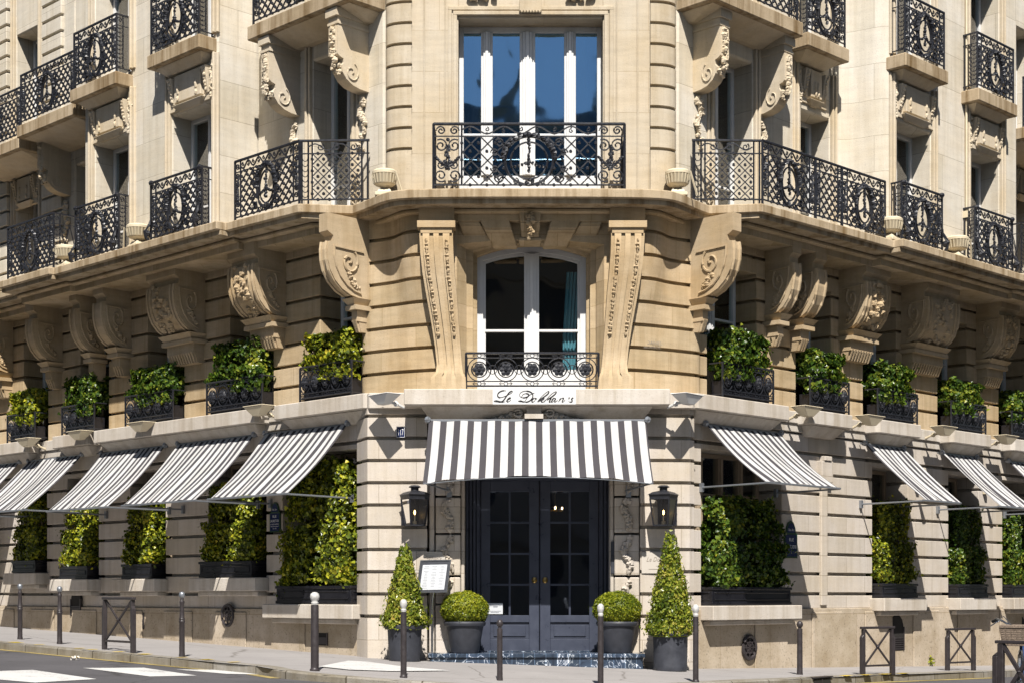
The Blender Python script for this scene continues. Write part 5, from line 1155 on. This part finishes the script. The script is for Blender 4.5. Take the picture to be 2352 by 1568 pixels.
# lanterns either side of the door
def lantern(x, sg, label):
    y = -.28; z = 2.18; o = thing('wall_lantern', label, 'lantern', (x, y, z), 'lanterns either side of the entrance')
    ca, sa = math.cos(rad(28*sg)), math.sin(rad(28*sg)); Q = lambda a, b, e: (x+a*ca-b*sa, y+a*sa+b*ca, z+e)
    m = MB(); h = .40
    for i, j in ((-1, -1), (1, -1), (1, 1), (-1, 1)): m.tube([Q(i*.115, j*.115, 0), Q(i*.155, j*.155, h)], .013, 4)
    for s_, zz in ((.115, 0.), (.155, h)):
        m.tube([Q(-s_, -s_, zz), Q(s_, -s_, zz), Q(s_, s_, zz), Q(-s_, s_, zz)], .015, 4, True)
    m.box(Q, -.11, .11, -.11, .11, -.008, .004); m.box(Q, -.155, .155, .145, .158, 0, h)
    f_ = obj('cage', m, 'iron', o)
    m = MB(); m.taper(Q, (-.16, .16, -.16, .16), (-.17, .17, -.17, .17), h, h+.06); m.taper(Q, (-.185, .185, -.185, .185), (-.13, .13, -.13, .13), h+.06, h+.10); m.taper(Q, (-.13, .13, -.13, .13), (-.05, .05, -.05, .05), h+.10, h+.125)
    m.lathe(Q(0, 0, h), [(.055, .11), (.06, .12), (.06, .165), (.085, .17), (.095, .18), (.06, .205), (0, .21)], 14); obj('roof', m, 'iron', o)
    m = MB(); m.lathe(Q(0, 0, 0), [(0, 0), (.03, 0), (.03, .06), (.012, .065), (.012, .16), (0, .16)], 10); cd = obj('candle', m, 'cream', o, smooth=True)
    m = MB(); m.lump(Q(0, 0, .195), .014, .014, .038, 8, 6); obj('flame', m, 'flame', cd, smooth=True)
    m = MB(); 
    for k, (i0, j0, i1, j1) in enumerate(((-1, -1, 1, -1), (1, -1, 1, 1), (-1, -1, -1, 1))): m.add([Q(i0*.112, j0*.112, .012), Q(i1*.112, j1*.112, .012), Q(i1*.152, j1*.152, h-.012), Q(i0*.152, j0*.152, h-.012)], [(0, 1, 2, 3)])
    obj('glass', m, glass('lantern_glass'+('' if sg < 0 else '_two'), .03, (.92, .92, .9)), o, recalc=False)
    m = MB(); m.tube([(x, -.02, z+.25), (x, y, z+h+.02)], .012, 5); m.tube([(x, 0., z+.05), (x, y+.1, z+.01)], .012, 5); m.box(W, x-.03, x+.03, -.035, 0.0, z, z+.3); obj('bracket', m, 'iron', o)
lantern(-1.47, 1, 'black candle lantern on the pier left of the door awning'); lantern(2.29, -1, 'black candle lantern on the pier right of the door awning')

# floodlights on the ledge and round lamps on the balcony
def flood(P, u, w, z, label, mat='cream', ang=0., s=1.):
    o = thing('floodlight', label, 'floodlight', P(u, w, z), 'floodlights along the ledge over the awnings')
    ca, sa = math.cos(ang), math.sin(ang); Q = lambda a, b, e: P(u+s*(a*ca-b*sa), w+s*(a*sa+b*ca), z+s*e)
    m = MB(); m.taper(Q, (-.09, .09, -.03, .09), (-.26, .26, -.12, .15), .0, .15); m.box(Q, -.27, .27, -.13, .16, .15, .165); obj('housing', m, mat, o, bevel=.012)
    m = MB(); m.tube([Q(0, 0, .06), Q(0, -.22, .03), Q(0, -.36, -.02)], .022, 6); m.lump(Q(0, -.2, .03), .045); obj('bracket', m, mat, o)
for u, lb in ((6.05, 'cream floodlight under the third first floor railing of the left street'), (2.5, 'cream floodlight at the gap between two ledges, left street nearest the corner'), (8.2, 'cream floodlight under the fourth first floor railing, left street'), (10.2, 'cream floodlight farthest along the left ledge')): flood(L, u+.15, .42, 4.06, lb)
for u, lb in ((2.72, 'cream floodlight first along the right ledge from the corner'), (4.62, 'cream floodlight second along the right ledge'), (7.1, 'cream floodlight third along the right ledge'), (9.45, 'cream floodlight farthest along the right ledge')): flood(R, u+.12, .42, 4.06, lb)
flood(C, -1.90, .45, 3.98, 'white floodlight left of the name board, aimed along the wall', 'white', .9, .95); flood(C, 2.62, .45, 3.98, 'white floodlight right of the name board, aimed along the wall', 'white', -.9, .95)
def blamp(P, u, w, label, s=1.):
    p = P(u, w, 7.145); o = thing('balcony_lamp', label, 'lamp', p, 'round cream lamps on the big balcony')
    m = MB(); m.box(P, u-.15*s, u+.15*s, w-.12, w+.12, 7.145, 7.20); m.taper(P, (u-.12*s, u+.12*s, w-.1, w+.1), (u-.09*s, u+.09*s, w-.07, w+.07), 7.20, 7.26); obj('base', m, 'cream', o, bevel=.01)
    m = MB(); m.lathe((p[0], p[1], 7.27), [(0, 0), (.05, 0), (.09, .03), (.15, .05), (.17, .07), (.19, .2), (.2, .21), (.2, .25), (.17, .275), (0, .28)], 24, s, s)
    for k in range(20): a = k*2*PI/20; m.tube([(p[0]+.165*s*math.cos(a), p[1]+.165*s*math.sin(a), 7.34), (p[0]+.195*s*math.cos(a), p[1]+.195*s*math.sin(a), 7.47)], .013, 4)
    obj('lamp_head', m, 'cream', o, smooth=True)
    m = MB(); q = P(u+.18*s, w+.16, 7.5); m.tube([(q[0], q[1], 7.5), P(u+.3*s, w+.1, 7.15)], .016, 4); obj('stay', m, 'cream', o)
blamp(C, -1.93, .22, 'round cream lamp on the balcony left of the corner window', .95); blamp(C, 2.51, .22, 'round cream lamp on the balcony right of the corner window', .95)
blamp(L, 5.45, .98, 'round cream lamp between the two small balconies, left street'); blamp(R, 6.75, .98, 'round cream lamp between the two small balconies, right street'); blamp(R, 4.66, .9, 'round cream lamp at the end of the long right railing')
blamp(L, 7.85, 1.0, 'round cream lamp at the far long balcony, left street')
# little spots under the awnings
def spot(P, u, z, label):
    o = thing('spotlight', label, 'spotlight', P(u, .05, z), 'little spotlights under the awnings')
    m = MB(); m.box(P, u-.05, u+.05, 0, .10, z, z+.12); obj('bracket', m, 'cream', o, bevel=.01)
    m = MB(); p, q = Vector(P(u, .16, z+.02)), Vector(P(u+.04, .30, z-.1)); m.tube([p, p+(q-p)*.6, q], [.04, .055, .07], 10); obj('lamp_head', m, 'dsteel', o, smooth=True)
spot(L, 2.78, 3.1, 'little spotlight beneath the awning next to the corner pier, left street'); spot(L, 5.35, 3.12, 'little spotlight between the second and third left awnings'); spot(R, 6.95, 3.1, 'little spotlight behind the second right awning'); spot(R, 9.5, 3.1, 'little spotlight behind the third right awning')

# signs
def house_number(x, z):
    o = thing('house_number_plate', 'blue enamel house number plate with white 117, left of the entrance awning', 'house number', (x, -.02, z))
    m = MB(); m.box(W, x-.065, x+.065, -.045, -.021, z-.085, z+.085); obj('plate', m, 'signblue', o, bevel=.004)
    m = MB(); 
    for a, b, c_, d in ((-.062, .062, -.082, -.076), (-.062, .062, .076, .082), (-.062, -.056, -.076, .076), (.056, .062, -.076, .076)): m.box(W, x+a, x+b, -.048, -.044, z+c_, z+d)
    text_mb(m, '117', .135, lambda a, b: (x+a*.44, -.0475, z-.048+b)); obj('numerals', m, 'letter', o, recalc=False)
house_number(-1.70, 3.615)
def street_plate(P0, u0, z0, sg, lines, label, w=.0, sc=1.):
    P = lambda a, b, e: P0(u0+a*sc, b, z0+e*sc); u = z = 0.
    o = thing('street_name_plate', label, 'street sign', P(u, w, z), None)
    m = MB(); m.box(P, u-.2, u+.2, w, w+.02, z-.26, z+.2); m.prism(lambda a, b, e: P(u+a, e, z+b), [(-.15, .2), (-.14, .30), (-.08, .40), (0, .43), (.08, .40), (.14, .30), (.15, .2)], w, w+.02); pb = obj('plate', m, 'signgreen', o)
    m = MB(); m.box(P, u-.17, u+.17, w+.02, w+.024, z-.23, z+.17); m.prism(lambda a, b, e: P(u+a, e, z+b), [(-.12, .21), (-.11, .29), (-.06, .37), (0, .39), (.06, .37), (.11, .29), (.12, .21)], w+.02, w+.024); obj('face', m, 'signblue', o)
    m = MB()
    for s, sz, zz, sx in lines: text_mb(m, s, sz, lambda a, b: P(u+sg*a*sx, w+.027, z+zz+b))
    obj('lettering', m, 'letter', o, recalc=False)
street_plate(L, 2.78, 2.36, -1, [('16e Arr', .07, .24, .9), ('RUE', .09, .07, .9), ('LAURISTON', .085, -.03, .72), ('JACQUES LAURISTON', .04, -.09, .8), ('MARECHAL DE FRANCE', .036, -.14, .8), ('1768 - 1828', .036, -.19, .8)], 'dark blue and green street name plate on the left street pier between two ivy planters', .005, .72)
street_plate(R, 2.98, 1.98, 1, [('16e Arr', .07, .24, .9), ('RUE', .09, .05, .9), ('SAINT DIDIER', .085, -.08, .62)], 'blue and green street name plate on the right street wall beside the dark ivy', .005, .9)
def hotel_plate(x0, x1, z, label, y=-.03):
    o = thing('hotel_plaque', label, 'plaque', ((x0+x1)/2, y, z), 'etched plaques on the entrance piers')
    m = MB(); m.box(W, x0, x1, y-.012, y, z-.16, z+.16); obj('plate', m, 'plate', o)
    m = MB(); xc = (x0+x1)/2; text_mb(m, "Le Dokhan's", .10, lambda a, b: (xc+a*.8+b*.3, y-.015, z+.02+b)); m.box(W, xc-.05, xc+.05, y-.016, y-.012, z-.05, z-.046); m.box(W, xc-.16, xc+.16, y-.0155, y-.012, z-.10, z-.094); obj('lettering', m, 'etch', o, recalc=False)
hotel_plate(-1.55, -1.02, 1.63, 'pale etched plaque behind the left cone shrub and menu stand', -.0); hotel_plate(1.98, 2.52, 1.62, 'pale etched plaque behind the right cone shrub', -.025)

# chandelier glimpsed through the door glass
o = thing('chandelier', 'small lit chandelier glowing inside behind the right door leaf', 'chandelier', (.66, 1.45, 2.55))
m = MB(); m.tube([(.70, 1.45, 3.1), (.70, 1.45, 2.6)], .012, 5); m.tube([(.70+.13*math.cos(t), 1.45+.13*math.sin(t), 2.5) for t in np.linspace(0, 2*PI, 15)[:-1]], .01, 4, True)
for k in range(3): t = k*2.1+.5; m.tube([(.70, 1.45, 2.6), (.70+.13*math.cos(t), 1.45+.13*math.sin(t), 2.5)], .008, 4)
obj('frame', m, 'brass', o)
for k in range(3): t = k*2.1+.5; m = MB(); m.lump((.70+.13*math.cos(t), 1.45+.13*math.sin(t), 2.53), .016, .016, .03); obj('bulb', m, 'bulb', o)
# weeds at the foot of the right wall
x, y = R(7.35, .1, 0)[:2]; q = rng.normal(size=(60, 3))*np.array([.03, .02, .05])+np.array([x, y, gz(x)+.1])
tag(leaves(q, np.tile([.3, -.9, .3], (60, 1)), .032, 'weed', 'ivyg', None), 'little yellow weed at the foot of the right wall between the barriers', 'weed')

# ================================================================== BUILDINGS ACROSS THE STREETS (they shade and are reflected)
def opposite(name_label, F_, length, h, depth):
    o = thing('apartment_building', name_label, 'building', F_(length/2, 0, 0), 'stone apartment buildings across the crossing')
    m = MB(); n_ = int(length/2.8); st = length/n_; fl_ = int(h/3.3); fh = h/fl_
    wing(m, F_, 0, length, 0, .5, -1, h, [(st*(k+.5)-.6, st*(k+.5)+.6, fh*j+.7, fh*j+2.7) for k in range(n_) for j in range(fl_)])
    m.box(F_, 0, length, -depth, -.8, -1, h); w_ = obj('wall', m, 'opp', o)
    m = MB()
    for j in range(1, fl_+1): m.box(F_, -.3, length+.3, -.1, .35, fh*j-.15, fh*j+.1)
    obj('cornice', m, 'opp', o)
    m = MB(); m.add([F_(-.3, .3, h+.1), F_(length+.3, .3, h+.1), F_(length+.3, -depth, h+.1), F_(-.3, -depth, h+.1), F_(1, -1.6, h+3), F_(length-1, -1.6, h+3), F_(length-1, -depth+1, h+3), F_(1, -depth+1, h+3)], BOX); obj('roof', m, 'roof', o)
    m = MB()
    for k in range(5): a_ = length*(k+.5)/5+random.uniform(-.6, .6); m.box(F_, a_-.5, a_+.5, -4.2, -3.4, h, h+4.2+random.uniform(-.6, .9)); m.box(F_, a_-.2, a_+.1, -3.9, -3.6, h+3, h+5.6)
    m.box(F_, length*.35, length*.56, -3, -.9, h, h+2.6); obj('chimney', m, 'opp', o)
    for k in range(n_):
        for j in range(fl_):
            m = MB(); m.box(F_, st*(k+.5)-.6, st*(k+.5)+.6, -.45, -.4, fh*j+.7, fh*j+2.7); obj('window', m, 'pot', o)
M['opp'] = plain('far_stone', (.22, .19, .15), .9, noise=.1, nscale=.5); M['roof'] = plain('zinc_roof', (.16, .18, .20), .5)
opposite('pale stone apartment block across the crossing, facing the corner entrance', Fr((9, -34), (-1, 0), (0, 1)), 18, 16.5, 8)
opposite('pale stone apartment block across the left street, facing its awnings', Fr((-14.5, -10.5), (-c45, c45), (c45, c45)), 30, 17., 8)
opposite('pale stone apartment block across the right street, facing its bare wall', Fr((15.1, -10.5), (c45, c45), (-c45, c45)), 30, 17., 8)

x, y = at(171, 22.6); q = rng.normal(size=(14, 3))*np.array([.035, .025, .012])+np.array([x, y, gz(x)-.085])
tag(leaves(q, np.tile([0, -.3, 1.], (14, 1)), .06, 'litter', 'plate', None, shape='small'), 'crumpled white paper in the gutter left of the cross barrier', 'litter')

x, y = 4.55, -1.05
o = thing('storm_drain', 'dark drain opening in the right kerb face below the cross barriers', 'drain', (x, y, gz(x)-.1))
DR, n_ = frame2((4.36, -1.31), (4.68, -.91)); m = MB(); m.box(DR, 0, n_, -.1, .012, gz(x)-.1, gz(x)-.012); obj('opening', m, 'dark', o)  # near-black box stands in for the shade inside the drain
m = MB(); m.box(DR, -.05, n_+.05, -.1, .03, gz(x)+.004, gz(x)+.02); m.box(DR, n_*.45, n_*.5, 0., .02, gz(x)-.1, gz(x)-.01); obj('frame', m, 'post', o)
